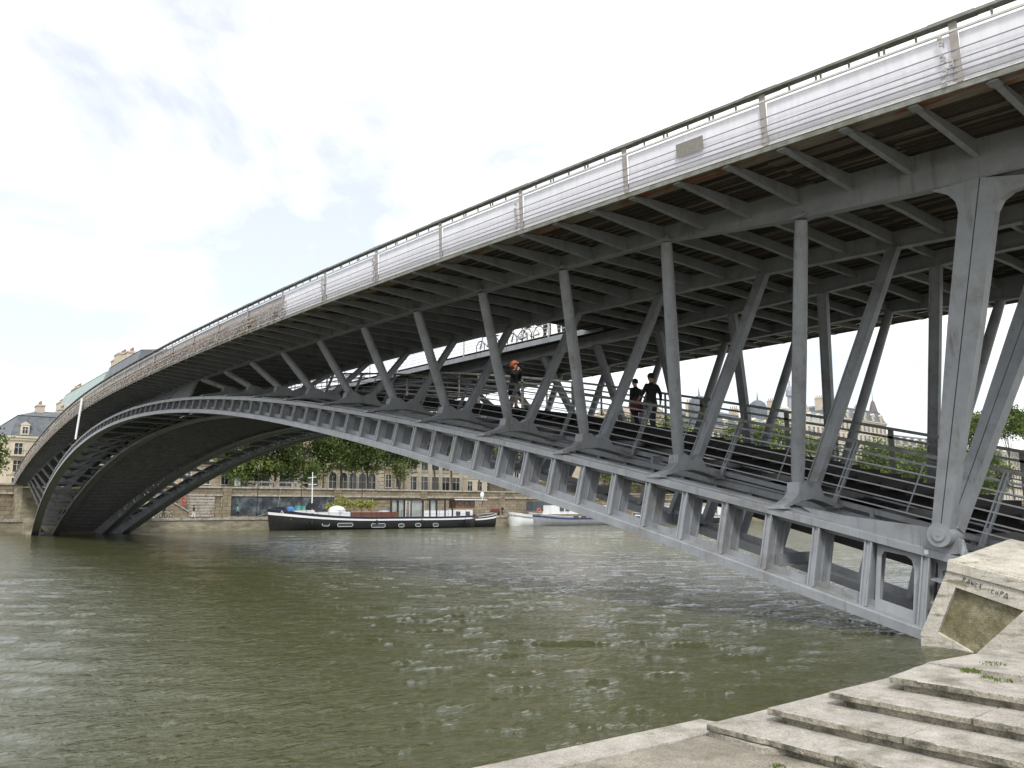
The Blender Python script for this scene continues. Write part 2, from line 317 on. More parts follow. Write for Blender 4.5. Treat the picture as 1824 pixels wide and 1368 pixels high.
land_e = [PZ(1650, 1180, Z0+4*DZ), PZ(1824, 1149, Z0+4*DZ)]; d_ = land_e[1]-land_e[0]; land_e.append(land_e[1]+d_*3.0)
splits = {0: [PZ(1560, 1318, Z0+DZ)[0]], 1: [PZ(1612, 1310, Z0+2*DZ)[0]], 2: [PZ(1716, 1284, Z0+3*DZ)[0]], 3: []}
for k in range(4):
    T = tips[k]; z = Z0+(k+1)*DZ; yb = tips[k+1][1]+.34 if k < 3 else None
    xs = [T[0]]+[x for x in splits[k]]+[-14]
    for i in range(len(xs)-1):
        xa, xb = xs[i], xs[i+1]+.012
        if k < 3:
            e2 = PZ(TU[k+1][0]+2, TU[k+1][1]+1, z); yb = e2[1]
            q = [(xa, T[1]), (e2[0] if i == 0 else xa, yb), (xb, yb), (xb, T[1])]
        else:
            q = [(xa, T[1]), (land_e[0][0], land_e[0][1]), (land_e[0][0]-.75, land_e[0][1]-.25), (-5.4, T[1]+.42), (xb, T[1]+.42), (xb, T[1])]
        m = MB(); j = .006*random.random(); q = rough(q); q1 = [(x+random.gauss(0, .003), y+random.gauss(0, .003)) for x, y in q]
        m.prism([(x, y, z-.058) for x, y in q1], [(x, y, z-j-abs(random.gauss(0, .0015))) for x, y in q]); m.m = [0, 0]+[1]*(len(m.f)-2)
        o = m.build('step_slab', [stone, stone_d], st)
        bv = o.modifiers.new('b', 'BEVEL'); bv.width = .006; bv.segments = 1; bv.limit_method = 'ANGLE'; bv.angle_limit = math.radians(60)
        if k < 3: q = [(xa-(.10 if i == 0 else -.006), T[1]+.06), ((e2[0] if i == 0 else xa)-(.10 if i == 0 else -.006), yb), (xb-.006, yb), (xb-.006, T[1]+.06)]
        else: q = [(xa-.10, T[1]+.06), (land_e[0][0]-.2, land_e[0][1]-.1), (xb, T[1]+.5), (xb, T[1]+.06)]
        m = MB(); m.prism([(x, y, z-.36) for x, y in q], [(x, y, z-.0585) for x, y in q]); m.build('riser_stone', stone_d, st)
z = Z0+4*DZ
# landing: edge stones and small paving setts
m = MB(); L = land_e
for i in range(2):
    n = 2 if i == 0 else 4
    for k in range(n):
        p = L[i]+(L[i+1]-L[i])*(k/n); q2 = L[i]+(L[i+1]-L[i])*((k+1)/n-.006)
        m = MB(); m.prism([(p[0]-.85, p[1], z-.3), (p[0], p[1], z-.3), (q2[0], q2[1], z-.3), (q2[0]-.85, q2[1], z-.3)], [(p[0]-.85, p[1], z), (p[0], p[1], z), (q2[0], q2[1], z), (q2[0]-.85, q2[1], z)]).build('edge_stone', stone, st)
m = MB(); m.prism([(-45, L[0][1]-1.4, z-1.5), (L[0][0]-.5, L[0][1]-.5, z-1.5), (L[2][0]-.3, L[2][1], z-1.5), (-45, L[2][1], z-1.5)], [(-45, L[0][1]-1.4, z-.03), (L[0][0]-.5, L[0][1]-.5, z-.03), (L[2][0]-.3, L[2][1], z-.03), (-45, L[2][1], z-.03)])
m.build('landing', ground_m, kind='structure')
m = MB(); m.box(-.485, 0, -.33, 0, 0, .05); sett = m.mesh('paving_sett', stone)
for i in range(9):
    for k in range(7):
        yy = L[0][1]-.15+i*.36; xr_ = L[0][0]+(L[2][0]-L[0][0])*(yy-L[0][1])/(L[2][1]-L[0][1])-.87-k*.515-(i % 2)*.2
        o = inst('paving_sett', sett, st, (xr_, yy+.35, z-.043-.02*random.random()))
# broken slab lying at the foot of the steps
q = [PZ(1262, 1300, Z0+.05), PZ(1356, 1331, Z0+.05), PZ(1440, 1334, Z0+.05), PZ(1488, 1312, Z0+.05), PZ(1400, 1296, Z0+.05), PZ(1300, 1283, Z0+.05)]
m = MB(); m.prism([(p[0], p[1], Z0-.05) for p in q], [(p[0], p[1], Z0+.045) for p in q]); m.build('foot_slab', stone, st)
# grass in the joints
def tuft(cx, cy, cz, r, h, n, m):
    for _ in range(n):
        a = random.uniform(0, 6.28); d = r*math.sqrt(random.random()); x = cx+d*math.cos(a); y = cy+d*math.sin(a); hh = h*random.uniform(.4, 1)*(1-.5*d/r)
        tx, ty = random.gauss(0, .4)*hh, random.gauss(0, .4)*hh; b_ = random.uniform(0, 3.14); wx, wy = .004*math.cos(b_), .004*math.sin(b_)
        m.add([(x-wx, y-wy, cz-.01), (x+wx, y+wy, cz-.01), (x+tx*.4+wx, y+ty*.4+wy, cz+hh*.6), (x+tx, y+ty, cz+hh), (x+tx*.4-wx, y+ty*.4-wy, cz+hh*.6)], [(0, 1, 2, 3, 4)])
m = MB()
for (u, v, zz, r, h, n) in ((1540, 1338, Z0, .13, .13, 260), (1515, 1345, Z0, .09, .06, 120), (1565, 1336, Z0, .08, .05, 90), (1480, 1360, Z0, .1, .03, 90), (1370, 1318, Z0+.01, .09, .03, 60), (1385, 1366, Z0, .06, .03, 60),
        (1728, 1196, z, .09, .05, 90), (1770, 1183, z, .12, .03, 70), (1760, 1207, z, .07, .03, 50), (1785, 1212, z, .09, .03, 60)):
    p = PZ(u, v, zz); tuft(p[0], p[1], zz, r, h, n, m)
m.build('grass_tufts', grass_m, label='short grass tufts growing in the joints of the stone steps', cat='grass', kind='stuff')
# ------------------------------------------------------------------ far bank
bank = MB(); bank.box(107, 117.2, -500, 900, -2, 1.82).build('far_quay', far_quay, kind='structure')
MB().box(107-.12, 107.6, -500, 900, 1.5, 1.86).build('far_quay_kerb', stone, kind='structure')
MB().box(108.0, 110.5, 22, 60, 1.815, 1.835).build('far_quay_lawn', grass_m, kind='structure')
MB().box(117, 2500, -1500, 2500, -2, 6.2).build('far_street', ground_m, kind='structure')
uw = thing('upper_quay_wall', (117, 20, 1.8), 'stepped stone retaining wall with coping along the far quay', 'wall')
MB().box(116.4, 117.4, -150, 520, 1.6, 6.25).build('wall_body', wall_st, uw)
MB().box(116.15, 117.5, -150, 520, 5.05, 5.3).build('string_course', stone, uw)
MB().box(116.2, 117.6, -150, 520, 6.25, 6.5).build('coping', stone, uw)
for yy in (4, 19.6, 26.2, 44.8, 62, 80, 98): MB().box(116.1, 116.5, yy, yy+1.3, 1.7, 6.3).build('pilaster', wall_st, uw)
# low fore-wall by the bridge foot, with recessed panels
for i in range(7): MB().box(116.22, 116.5, 20.95, 25.0, 1.95+.44*i, 2.3+.44*i).build('rusticated_band', stone, uw)
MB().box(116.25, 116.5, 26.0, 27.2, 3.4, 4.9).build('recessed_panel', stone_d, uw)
# ------------------------------------------------------------------ the footbridge
XM, S = 52.7465, 3.2796
YC2 = 8.6                                   # the far half mirrors the near one about y = 4.3
def tg(x): t = (x-XM)/53.; return t, 1-t*t
def ribT(x): t, g = tg(x); return np.array([x, -(3.5034*g+.373*t*t*g), .827+8.4301*g-1.0743*t*t*g-.6426*t])
def ribB(x): t, g = tg(x); return np.array([x, -(.3465+3.2208*g+.373*t*t*g), -.5729+9.4068*g-1.0743*t*t*g-.6426*t])
def _dy(t, g): return -.2736*t*t*g-2.1519*t+.9027*t**3
def deckP(x):
    t, g = tg(x); y, z = -(2.6918+2.0447*g+_dy(t, g)), 9.0271+1.3282*g+.5207*t*t*g+.4412*t-.8703*t**3
    if x > 52:      # the far half falls to the street
        s = (min(x, 113.5)-52)/60.; y += -5.1954*s**2-5.473*s**3+19.8839*s**4-9.962*s**5; z += -4.1057*s**2-23.3284*s**3+43.6613*s**4-17.7929*s**5
    return np.array([x, y, z])
def beamY(x):
    if x > 52: return deckP(x)[1]+float(np.interp(x, [52, 93, 113], [2.4014, 1.35, 1.3]))
    t, g = tg(x); return -(-.1168+2.4519*g+_dy(t, g))
def innY(x): e = max(0, 1-min(max(x, 0), 105.5-x)/26); return 1.75+1.55*e*e
def ribW(x): t, g = tg(x); return 1.9+1.95*max(g, 0)
def hau(x): return float(np.interp(x, [-9, -1.5, 1.78, 5.37], [.42, .40, .31, 0]))
def bw_(x): return float(np.interp(x, [.6, 1.7], [.085, 0]))
def soff(x, y): e = deckP(x); return e[2]+.10*min(1, max(0, (y-e[1])/2.7))
def mir(y): return YC2-y
xs_k = lambda k: -1.818+(k+1)*3.5932
xr_k = lambda k: -2.5741+(k+1)*3.4177
X0, X1 = -9.0, 113.0
br = thing('footbridge', (0, 0, 0), 'long grey steel arch footbridge with timber deck spanning the river', 'footbridge')
cx = lambda a, b, n: list(np.linspace(a, b, n))
# --- arch ribs
def sec_at(fn, secs): return secs
XR = cx(-.55, 105.9, 120)
XP = [.228+i*S/3 for i in range(97) if .228+i*S/3 < 105.2]
for side in (0, 1):
    for inner in (0, 1):
        lean = .42 if inner else 0
        def pt(fn, x, dy, dz):
            p = fn(x).copy(); p[1] += dy+(ribW(x) if inner else 0)+(lean if (inner and fn is ribT) else 0); p[2] += dz
            if side: p[1] = mir(p[1])
            return p
        m = MB(); sg = -1 if side else 1
        T = [pt(ribT, x, 0, 0) for x in XR]; B = [pt(ribB, x, 0, 0) for x in XR]
        sc = lambda q: [(a*sg, h) for a, h in q]
        m.sweep(T, sc([(-.06, 0), (-.06, .15), (-.03, .17), (.66, .17), (.66, .13), (.02, .13), (.02, 0)]))
        m.sweep(T, sc([(.24, .171), (.24, .215), (.64, .215), (.64, .171)]))
        m.sweep(T, sc([(.22, -.11), (.22, .13), (.25, .13), (.25, -.11)]))
        m.sweep(B, sc([(-.13, -.22), (-.13, -.03), (-.10, 0), (.66, 0), (.66, -.05), (-.05, -.05), (-.05, -.22)]))
        m.sweep(B, sc([(.22, 0), (.22, .14), (.25, .14), (.25, 0)]))
        rib = m.build('arch_rib', steel, br)
        for i, x in enumerate(XP):
            if inner and i % 1: continue
            sl = (ribT(x+.2)[2]-ribT(x-.2)[2])/.4
            hgt = ribT(x)[2]-ribB(x)[2]; xb_ = x; xt_ = x
            b0 = pt(ribB, x+sl*hgt*.16, 0, 0); t0 = pt(ribT, x-sl*hgt*.0, 0, 0)
            def V(dx, dy): return [(b0[0]+dx, b0[1]+dy*sg, b0[2]-.004), (t0[0]+dx, t0[1]+dy*sg, t0[2]+.004)]
            def slab(m, dx0, dx1, dy0, dy1):
                c = [V(dx0, dy0), V(dx1, dy0), V(dx1, dy1), V(dx0, dy1)]
                m.prism([q[0] for q in c], [q[1] for q in c])
            m = MB()
            if inner: slab(m, -.07, .07, .03, .06); slab(m, -.02, .02, .06, .38); slab(m, -.07, .07, .38, .41)
            else:
                slab(m, -.085, -.05, -.02, .045); slab(m, .05, .085, -.02, .045); slab(m, -.0501, .0501, .02, .045)
                slab(m, -.025, .025, .045, .62); slab(m, -.06, .06, .33, .355); slab(m, -.085, .085, .62, .65)
            m.build('post', steel, rib)
# end web of the near outer rib where it meets the pedestal: plate with a rounded opening, then stiffened bays
def rp(x, f, dy):  # point between rib bottom and top at height fraction f
    b, t_ = ribB(x), ribT(x); p = b+(t_-b)*f; p[1] += dy; return p
ew = MB(); xa, xb_ = XP[0]+.10, XP[1]-.09
o4 = [(.10, .15), (.10, .80), (.16, .88), (.62, .90), (.74, .86), (.80, .74), (.80, .15)]     # opening (fraction of bay, of height), left = toward mid river
fr = [(.0, .0), (.0, .5), (.0, .97), (.5, .97), (.985, .97), (.985, .6), (.985, .0)]
pa = lambda s_, f, dy: rp(xb_+(xa-xb_)*s_, f, dy)
n = len(o4)
for i in range(n-1):
    ew.prism([pa(*fr[i], .18), pa(*fr[i+1], .18), pa(*o4[i+1], .18), pa(*o4[i], .18)], [pa(*fr[i], .21), pa(*fr[i+1], .21), pa(*o4[i+1], .21), pa(*o4[i], .21)])
ew.prism([pa(0, 0, .18), pa(*o4[0], .18), pa(*o4[-1], .18), pa(.985, 0, .18)], [pa(0, 0, .21), pa(*o4[0], .21), pa(*o4[-1], .21), pa(.985, 0, .21)])
ew.build('end_web', steel, br)
ep = MB(); x9 = -.6; x8 = XP[0]-.10
ep.prism([rp(x8, 0, .3), rp(x8, .98, .3), rp(x9, .98, .3), rp(x9, 0, .3)], [rp(x8, 0, .33), rp(x8, .98, .33), rp(x9, .98, .33), rp(x9, 0, .33)])
for f in (.36, .68):
    a, b_ = rp(x8, f, 0), rp(x9, f-.02, 0)
    ep.prism([a+(0, .0, 0), a+(0, .299, 0), b_+(0, .299, 0), b_], [a+(0, 0, .035), a+(0, .299, .035), b_+(0, .299, .035), b_+(0, 0, .035)])
ep.build('stiffened_end_plate', steel, br)
# --- cross rungs between the twin ribs
for side in (0, 1):
    for i in range(0, len(XP), 3):
        x = XP[i]; b0 = ribB(x); t0 = ribT(x); m = MB()
        y0 = b0[1]+.47; y1 = b0[1]+ribW(x)+.05; z0 = b0[2]+(t0[2]-b0[2])*.08; hh = (t0[2]-b0[2])*.55
        if side: y0, y1 = mir(y1), mir(y0)
        m.box(x-.03, x+.03, y0, y1, z0, z0+hh*.35); m.box(x-.16, x+.16, y0, y1, z0-.04, z0)
        m.build('cross_rung', steel, br)
# --- V struts on cast saddles
K = list(range(0, 11))
def saddle_mesh(x, side):
    w_ = ribW(x)+.25; y0 = ribT(x)[1]; z0 = ribT(x)[2]+.17
    lo = [(-.06, 0), (.12, 0), (.25, .05), (w_*.33, .17), (w_*.5, .22), (w_*.67, .17), (w_-.25, .05), (w_-.12, .03), (w_+.06, .03)]
    hi = [(w_+.06, .10), (w_*.86, .17), (w_*.74, .30), (w_*.68, .52), (w_*.60, .66), (w_*.51, .50), (w_*.49, .50), (w_*.40, .66), (w_*.28, .62), (w_*.26, .38), (w_*.17, .22), (-.06, .07)]
    m = MB(); pol = lo+hi
    yy = lambda a: (mir(y0+a) if side else y0+a)
    wd = lambda a: .10+.07*min(1, abs(a-w_*.5)/(w_*.5)*0+.9)
    m.prism([(x-wd(a), yy(a), z0+h) for a, h in pol], [(x+wd(a), yy(a), z0+h) for a, h in pol])
    # toe plates and a raised rim along the upper edge
    for a in (0.02, w_-.08): m.box(x-.22, x+.22, min(yy(a-.12), yy(a+.16)), max(yy(a-.12), yy(a+.16)), z0-.02+(.03 if a > 1 else 0), z0+.03+(.03 if a > 1 else 0))
    return m, y0, z0, w_
for end in (0, 1):
    for side in (0, 1):
        for k in K:
            xb_ = S*(k+1); xt = xs_k(k)
            if end: xb_, xt = 105.5-xb_, 105.5-xt
            m, y0, z0, w_ = saddle_mesh(xb_, side)
            o = m.build('saddle', steel, br)
            bv = o.modifiers.new('b', 'BEVEL'); bv.width = .018; bv.segments = 2; bv.limit_method = 'ANGLE'
            MY = (lambda y: mir(y)) if side else (lambda y: y)
            zt = deckP(xt)[2]-.294-hau(xt); L_ = zt-z0
            if L_ < .55: continue
            m = MB(); r = .155
            p = np.array([xb_, MY(y0+w_*.36), z0+.52]); q = np.array([xt, MY(beamY(xt)), zt])
            # slightly bellied round strut
            pts = [p+(q-p)*s_ for s_ in (0, .08, .5, .92, 1)]; rad = [r*.92, r*1.03, r*1.08, r*1.0, r*.9]
            for a in range(4): m.tube(pts[a], pts[a+1], rad[a], rad[a+1], 18, ref=(0, 1, 0))
            o = m.build('outer_strut', steel, br, smooth=True)
            m = MB(); m.box(q[0]-.2, q[0]+.2, q[1]-.2, q[1]+.2, q[2]+.0, q[2]+.05); m.box(q[0]-.1, q[0]+.1, q[1]-.13, q[1]+.13, q[2]+.05, q[2]+.14); m.build('strut_head', steel, br)
            zi = soff(xt, innY(xt))-.36
            p = np.array([xb_, MY(y0+w_*.63), z0+.52]); q = np.array([xt, MY(innY(xt)), zi])
            m = MB(); m.bar(p, q, .30, .05); d = (q-p)/np.linalg.norm(q-p); e = np.cross(d, (1, 0, 0)); e /= np.linalg.norm(e)
            for s_ in (-1, 1): m.bar(p+np.array([s_*.135, 0, 0]), q+np.array([s_*.135, 0, 0]), .03, .2)
            m.bar(p, q, .24, .13); m.build('inner_strut', steel, br)
# --- big end frame legs on pins
def leg2d(m, p, q, thick, hw, nrm):
    p = np.array(p, float); q = np.array(q, float); d = q-p; L_ = np.linalg.norm(d); d /= L_
    e = np.array([1., 0, 0]); e -= d*np.dot(d, e); e /= np.linalg.norm(e); g_ = np.cross(d, e)
    for s_ in (-1, 1):
        out_ = [(0.01, -.12), (hw[0], -.05), (hw[0]*1.15, L_*.2), (hw[1], L_*.6), (hw[1]*1.08, L_-1.05), (hw[1]*1.1, L_-.62), (hw[1]*1.35, L_-.42), (hw[1]*1.9, L_-.28), (hw[1]*3.2, L_-.17), (hw[1]*3.2, L_+.0), (.01, L_+.0)]
        A = [p+e*s_*a+d*h-g_*thick/2 for a, h in out_]; B = [p+e*s_*a+d*h+g_*thick/2 for a, h in out_]
        m.prism(A, B)
for side in (0, 1):
    MY = (lambda y: mir(y)) if side else (lambda y: y)
    pin = PY(1674, 953, -.25); xt = xs_k(-1)
    m = MB(); leg2d(m, (pin[0], MY(-.12), pin[2]), (xt, MY(beamY(xt)), deckP(xt)[2]-.67), .285, (.17, .29), None); m.build('frame_leg', steel, br)
    m = MB(); leg2d(m, (pin[0]-.12, MY(.18), pin[2]+.15), (xt-.1, MY(innY(xt)), deckP(xt)[2]-.42), .28, (.15, .25), None); m.build('frame_leg', steel, br)
    m = MB(); m.tube((pin[0], MY(-.30), pin[2]), (pin[0], MY(.32), pin[2]), .235, n=28); m.tube((pin[0], MY(-.335), pin[2]), (pin[0], MY(-.30), pin[2]), .12, n=24); m.tube((pin[0], MY(-.345), pin[2]), (pin[0], MY(-.335), pin[2]), .03, n=10)
    m.build('pin', steel, br, smooth=True)
    pts = [PY(u, v, -.05) for u, v in ((1428, 903), (1500, 918), (1655, 940), (1690, 955), (1712, 962), (1720, 985), (1690, 988), (1655, 980), (1500, 946))]
    m = MB(); m.prism([(a[0], MY(a[1]), a[2]) for a in pts], [(a[0], MY(a[1]+.14), a[2]) for a in pts]); m.build('pin_arm', steel, br)
# --- longitudinal beams
XL = cx(X0, X1, 150)
for side in (0, 1):
    sg = -1 if side else 1; MY = (lambda y: mir(y)) if side else (lambda y: y)
    def crv(fy, dz): return [np.array([x, MY(fy(x)), deckP(x)[2]+dz]) for x in XL]
    m = MB(); C_ = crv(beamY, 0)
    m.sweep(C_, lambda i: [(-.06-bw_(XL[i]), -.27-hau(XL[i])), (-.06-bw_(XL[i]), .095), (.06+bw_(XL[i]), .095), (.06+bw_(XL[i]), -.27-hau(XL[i]))])
    m.sweep(C_, lambda i: [(-.13, -.294-hau(XL[i])), (-.13, -.27-hau(XL[i])), (.13, -.27-hau(XL[i])), (.13, -.294-hau(XL[i]))])
    m.sweep(C_, [(-.085, -.10), (-.085, .096), (.085, .096), (.085, -.10)])
    m.build('edge_beam', steel, br)
    m = MB(); C_ = crv(innY, .10)
    m.sweep(C_, [(-.05, -.43), (-.05, -.005), (.05, -.005), (.05, -.43)]); m.sweep(C_, [(-.12, -.46), (-.12, -.43), (.12, -.43), (.12, -.46)]); m.build('inner_beam', steel, br)
    # spandrel web near the crown
    m = MB(); XSp = [x for x in cx(38.5, 67, 24)]
    lo = [np.array([x, MY(ribT(x)[1]+.18), ribT(x)[2]+.15]) for x in XSp]; hi = [np.array([x, MY(beamY(x)), max(deckP(x)[2]-.25, ribT(x)[2]+.16)]) for x in XSp]
    for i in range(len(XSp)-1):
        A = [lo[i], lo[i+1], hi[i+1], hi[i]]; m.prism(A, [a+np.array([0, .03*sg, 0]) for a in A])
    m.build('spandrel_plate', steel, br)
    for i in range(0, len(XSp), 3):
        m = MB(); m.bar(lo[i]+(0, -.06*sg, 0), hi[i]+(0, -.06*sg, 0), .025, .12); m.build('stiffener', steel, br)
# --- brackets and cross beams
XB = [-1.818+1.19773*j for j in range(-6, 95)]
for side in (0, 1):
    MY = (lambda y: mir(y)) if side else (lambda y: y)
    for j, x in enumerate(XB):
        e = deckP(x); yb = beamY(x)-.07; ye = e[1]+.05; z = e[2]
        def tz(y): return soff(x, y)-.012
        m = MB()
        bt = lambda y: tz(y)-.10-.26*((y-ye)/(yb-ye))
        for (h0, h1, a, b_) in ((None, None, -.012, .012),):
            A = [(x+a, MY(ye), bt(ye)), (x+a, MY(yb), bt(yb)), (x+a, MY(yb), tz(yb)), (x+a, MY(ye), tz(ye))]; m.prism(A, [(q[0]+.024, q[1], q[2]) for q in A])
        A = [(x-.055, MY(ye), bt(ye)-.016), (x-.055, MY(yb), bt(yb)-.016), (x-.055, MY(yb), bt(yb)), (x-.055, MY(ye), bt(ye))]; m.prism(A, [(q[0]+.11, q[1], q[2]) for q in A])
        m.box(x-.09, x+.09, min(MY(ye), MY(ye+.22)), max(MY(ye), MY(ye+.22)), bt(ye)-.028, bt(ye)-.016)
        m.build('bracket', steel, br)
        y0, y1 = beamY(x)+.07, innY(x)-.06; m = MB(); z0, z1 = soff(x, y0)-.012, soff(x, y1)-.012
        A = [(x-.012, MY(y0), z0-.3), (x-.012, MY((y0+y1)/2), z0-.26), (x-.012, MY(y1), z1-.33), (x-.012, MY(y1), z1), (x-.012, MY(y0), z0)]; m.prism(A, [(q[0]+.024, q[1], q[2]) for q in A])
        A = [(x-.055, MY(y0), z0-.316), (x-.055, MY((y0+y1)/2), z0-.276), (x-.055, MY(y1), z1-.346), (x-.055, MY(y1), z1-.33), (x-.055, MY((y0+y1)/2), z0-.26), (x-.055, MY(y0), z0-.30)]; m.prism(A, [(q[0]+.11, q[1], q[2]) for q in A])
        m.build('cross_beam', steel, br)
        if side == 0 and (x < 14.9 or x > 90.6):
            m = MB(); y0, y1 = innY(x)+.06, mir(innY(x))-.06; z1 = soff(x, y0)-.012; m.box(x-.012, x+.012, y0, y1, z1-.22, z1); m.box(x-.05, x+.05, y0, y1, z1-.236, z1-.22); m.build('cross_beam', steel, br)
# --- deck: longitudinal boards (seen from below) and the walking surface
HX0, HX1 = 14.9, 90.6
def hole(x): return 2.75
xsb = cx(X0, X1, 60); bd = MB(); dk = MB()
for i in range(len(xsb)-1):
    xa, xb_ = xsb[i], xsb[i+1]; inh = HX0 < (xa+xb_)/2 < HX1
    ya, yb = deckP(xa)[1]+.62, deckP(xb_)[1]+.62; yia = yib = (2.75 if inh else 4.3)
    n = 62 if inh else 70
    for side in (0, 1):
        MY = (lambda y: mir(y)) if side else (lambda y: y)
        for k in range(n):
            f0, f1 = k/n, (k+.70)/n; bd.cm = random.choice((0, 0, 0, 1, 1, 2, 2)); jz = random.uniform(-.006, .006)
            q = [(xa, ya+(yia-ya)*f0), (xb_, yb+(yib-yb)*f0), (xb_, yb+(yib-yb)*f1), (xa, ya+(yia-ya)*f1)]
            bd.add([(x, MY(y), soff(x, y)+jz) for x, y in q]+[(x, MY(y), soff(x, y)+.04+jz) for x, y in q], [(0, 1, 2, 3), (0, 4, 5, 1), (2, 6, 7, 3)])
        q = [(xa, deckP(xa)[1]+.02), (xb_, deckP(xb_)[1]+.02), (xb_, deckP(xb_)[1]+2.7), (xa, deckP(xa)[1]+2.7)]; q2 = [q[3], q[2], (xb_, yib), (xa, yia)]
        for qq in (q, q2): dk.add([(x, MY(y), soff(x, y)+.16) for x, y in qq]+[(x, MY(y), soff(x, y)+.2) for x, y in qq], [(0, 1, 2, 3), (4, 5, 6, 7)])
bd.build('deck_boards', [wood, wood_l, wood_d], br, kind='stuff')
dk.build('deck_surface', wood, br)
for side in (0, 1):
    sg = -1 if side else 1; MY = (lambda y: mir(y)) if side else (lambda y: y); XLs = cx(X0, X1, 110)
    C_ = [np.array([x, MY(deckP(x)[1]), deckP(x)[2]]) for x in XLs]; sc = lambda q: [(a*sg, h) for a, h in q]
    MB().sweep(C_, sc([(0, -.11), (0, -.005), (.05, -.005), (.05, -.11)])).build('fascia', steel_h, br)
    MB().sweep(C_, sc([(-.012, -.004), (-.012, .022), (.06, .022), (.06, -.004)])).build('kerb_rail', pale_m, br)
    MB().sweep(C_, sc([(.055, -.045), (.055, -.02), (.30, -.012), (.30, -.037)])).build('edge_plank', rustp, br)
    MB().sweep(C_, sc([(.33, -.03), (.33, -.006), (.60, 0), (.60, -.024)])).build('edge_plank', rustp, br)
    if True:   # hole edge trim
        C_ = [np.array([x, MY(2.75), soff(x, 2.75)]) for x in cx(HX0, HX1, 70)]
        MB().sweep(C_, sc([(0, -.13), (0, .1), (.05, .1), (.05, -.13)])).build('opening_fascia', steel, br)
# --- upper parapets
fr_rod = (.077, .20, .30, .43, .62)
HP = .90
def parapet(side):
    sg = -1 if side else 1; MY = (lambda y: mir(y)) if side else (lambda y: y)
    def P(x, h, dy=0): e = deckP(x); return np.array([x, MY(e[1]-.05*h+dy), e[2]+h])
    XLs = cx(-9, 112.5, 134); pr = MB()
    sc = lambda q: [(a*sg, h) for a, h in q]
    pr.sweep([P(x, 1.055) for x in XLs], sc([(-.07, 0), (-.07, .05), (-.05, .062), (.09, .062), (.09, 0)])); o = pr.build('parapet', steel_h, br)
    m = MB(); m.sweep([P(x, HP) for x in XLs], sc([(-.02, -.018), (-.02, .018), (.02, .018), (.02, -.018)])); m.build('top_tube', pale_m, o)
    for f in fr_rod:
        m = MB(); m.sweep([P(x, HP*f) for x in XLs], sc([(-.022, -.008), (-.022, .008), (-.006, .008), (-.006, -.008)])); m.build('rod', rod_m, o)
    for k in range(-3, 33):
        x = xr_k(k)
        m = MB(); a, b_ = P(x, -.0), P(x, 1.05); m.bar(a+(0, -.005*sg, 0), b_+(0, -.005*sg, 0), .13, .02); m.build('post', post_m, o)
        m = MB(); m.sweep([P(x-.35, 1.05), P(x, 1.05), P(x+.35, 1.05)], sc([(-.075, 0), (-.075, .062), (.095, .072), (.095, 0)])); m.build('rail_sleeve', steel_h, o)
        for j in range(1, 6):
            xx = x+j*3.4177/6; m = MB()
            for dx in ((-.045, .045) if j % 2 == 0 else (0,)): m.bar(P(xx+dx, HP), P(xx+dx, 1.06), .035, .02)
            m.build('rail_support', steel_h, o)
        m = MB(); xs_ = cx(x+(.055 if k < 5 else 0), x+3.4177-(.055 if k < 5 else 0), 6); r0 = lambda: random.uniform(-.008, .008)
        m.sweep([P(q, .0, .015) for q in xs_], lambda i: [(0, .02), (r0()*sg, HP*.45), (0, HP-.03), (.006*sg, HP-.03), ((.006+r0())*sg, HP*.45), (.006*sg, .02)])
        white = k < 6 if side == 0 else k < 8
        m.build('infill_panel', sheet if white else mesh_m, o)
    return o, P
par_n, PN = parapet(0); par_f, PF = parapet(1)
# padlocks hung on the rods
brass = mat('brass_lock', (.34, .27, .15), .4, .4, 30, metal=.4); lsteel = mat('steel_lock', (.40, .38, .36), .35, .5, 30, metal=.4); lred = mat('coloured_lock', (.45, .08, .07), .5, .4, 30)
for nm, mt, n in (('brass_padlocks', brass, 1700), ('steel_padlocks', lsteel, 1900), ('red_padlocks', lred, 120)):
    m = MB()
    for _ in range(n):
        x = random.choice((random.uniform(21, 60), random.uniform(24, 92), random.uniform(40, 98))); f = random.choice((.62, .62, .62, .43, .43, .30, .20, .077)); s_ = random.uniform(.6, 1.3)
        p = PN(x, HP*f-.02-.02*random.random()); y = p[1]-.03-.02*random.random()
        m.box(p[0]-.03*s_, p[0]+.03*s_, y-.015, y+.012, p[2]-.055*s_, p[2]); 
    for k in ((-1, 2, 4, 5) if nm.startswith('steel') else ()):
        for h in np.linspace(.1, .86, 13):
            if random.random() < .15: continue
            x = xr_k(k)+(.2 if random.random() < .5 else .09)+random.uniform(-.03, .03); p = PN(x, h); m.box(p[0]-.035, p[0]+.035, p[1]-.05, p[1]-.02, p[2]-.05, p[2]); m.box(p[0]-.035, p[0]-.02, p[1]-.05, p[1]-.02, p[2]-.09, p[2]-.05)
    m.build(nm, mt, par_n, kind='stuff')
# --- inner railings round the opening in the deck
for side in (0, 1):
    MY = (lambda y: mir(y)) if side else (lambda y: y); XLs = cx(HX0, HX1, 80)
    P = lambda x, h: np.array([x, MY(2.72), soff(x, 2.72)+.09+h])
    m = MB(); m.sweep([P(x, 1.0) for x in XLs], [(-.03, -.02), (-.03, .02), (.03, .02), (.03, -.02)]); o = m.build('opening_railing', pale_m, br)
    for h in (.12, .29, .46, .63, .80):
        m = MB(); m.sweep([P(x, h) for x in XLs], [(-.01, -.01), (-.01, .01), (.01, .01), (.01, -.01)]); m.build('rail_wire', pale_m, o)
    for i in range(47):
        x = HX0+.2+i*1.6; m = MB()
        if i % 2 == 0:
            for dx in (-.03, .03): m.bar(P(x+dx, -.1), P(x+dx, 1.0), .03, .05)
        else: m.bar(P(x, -.05), P(x, 1.0), .018, .018)
        m.build('post', pale_m, o)
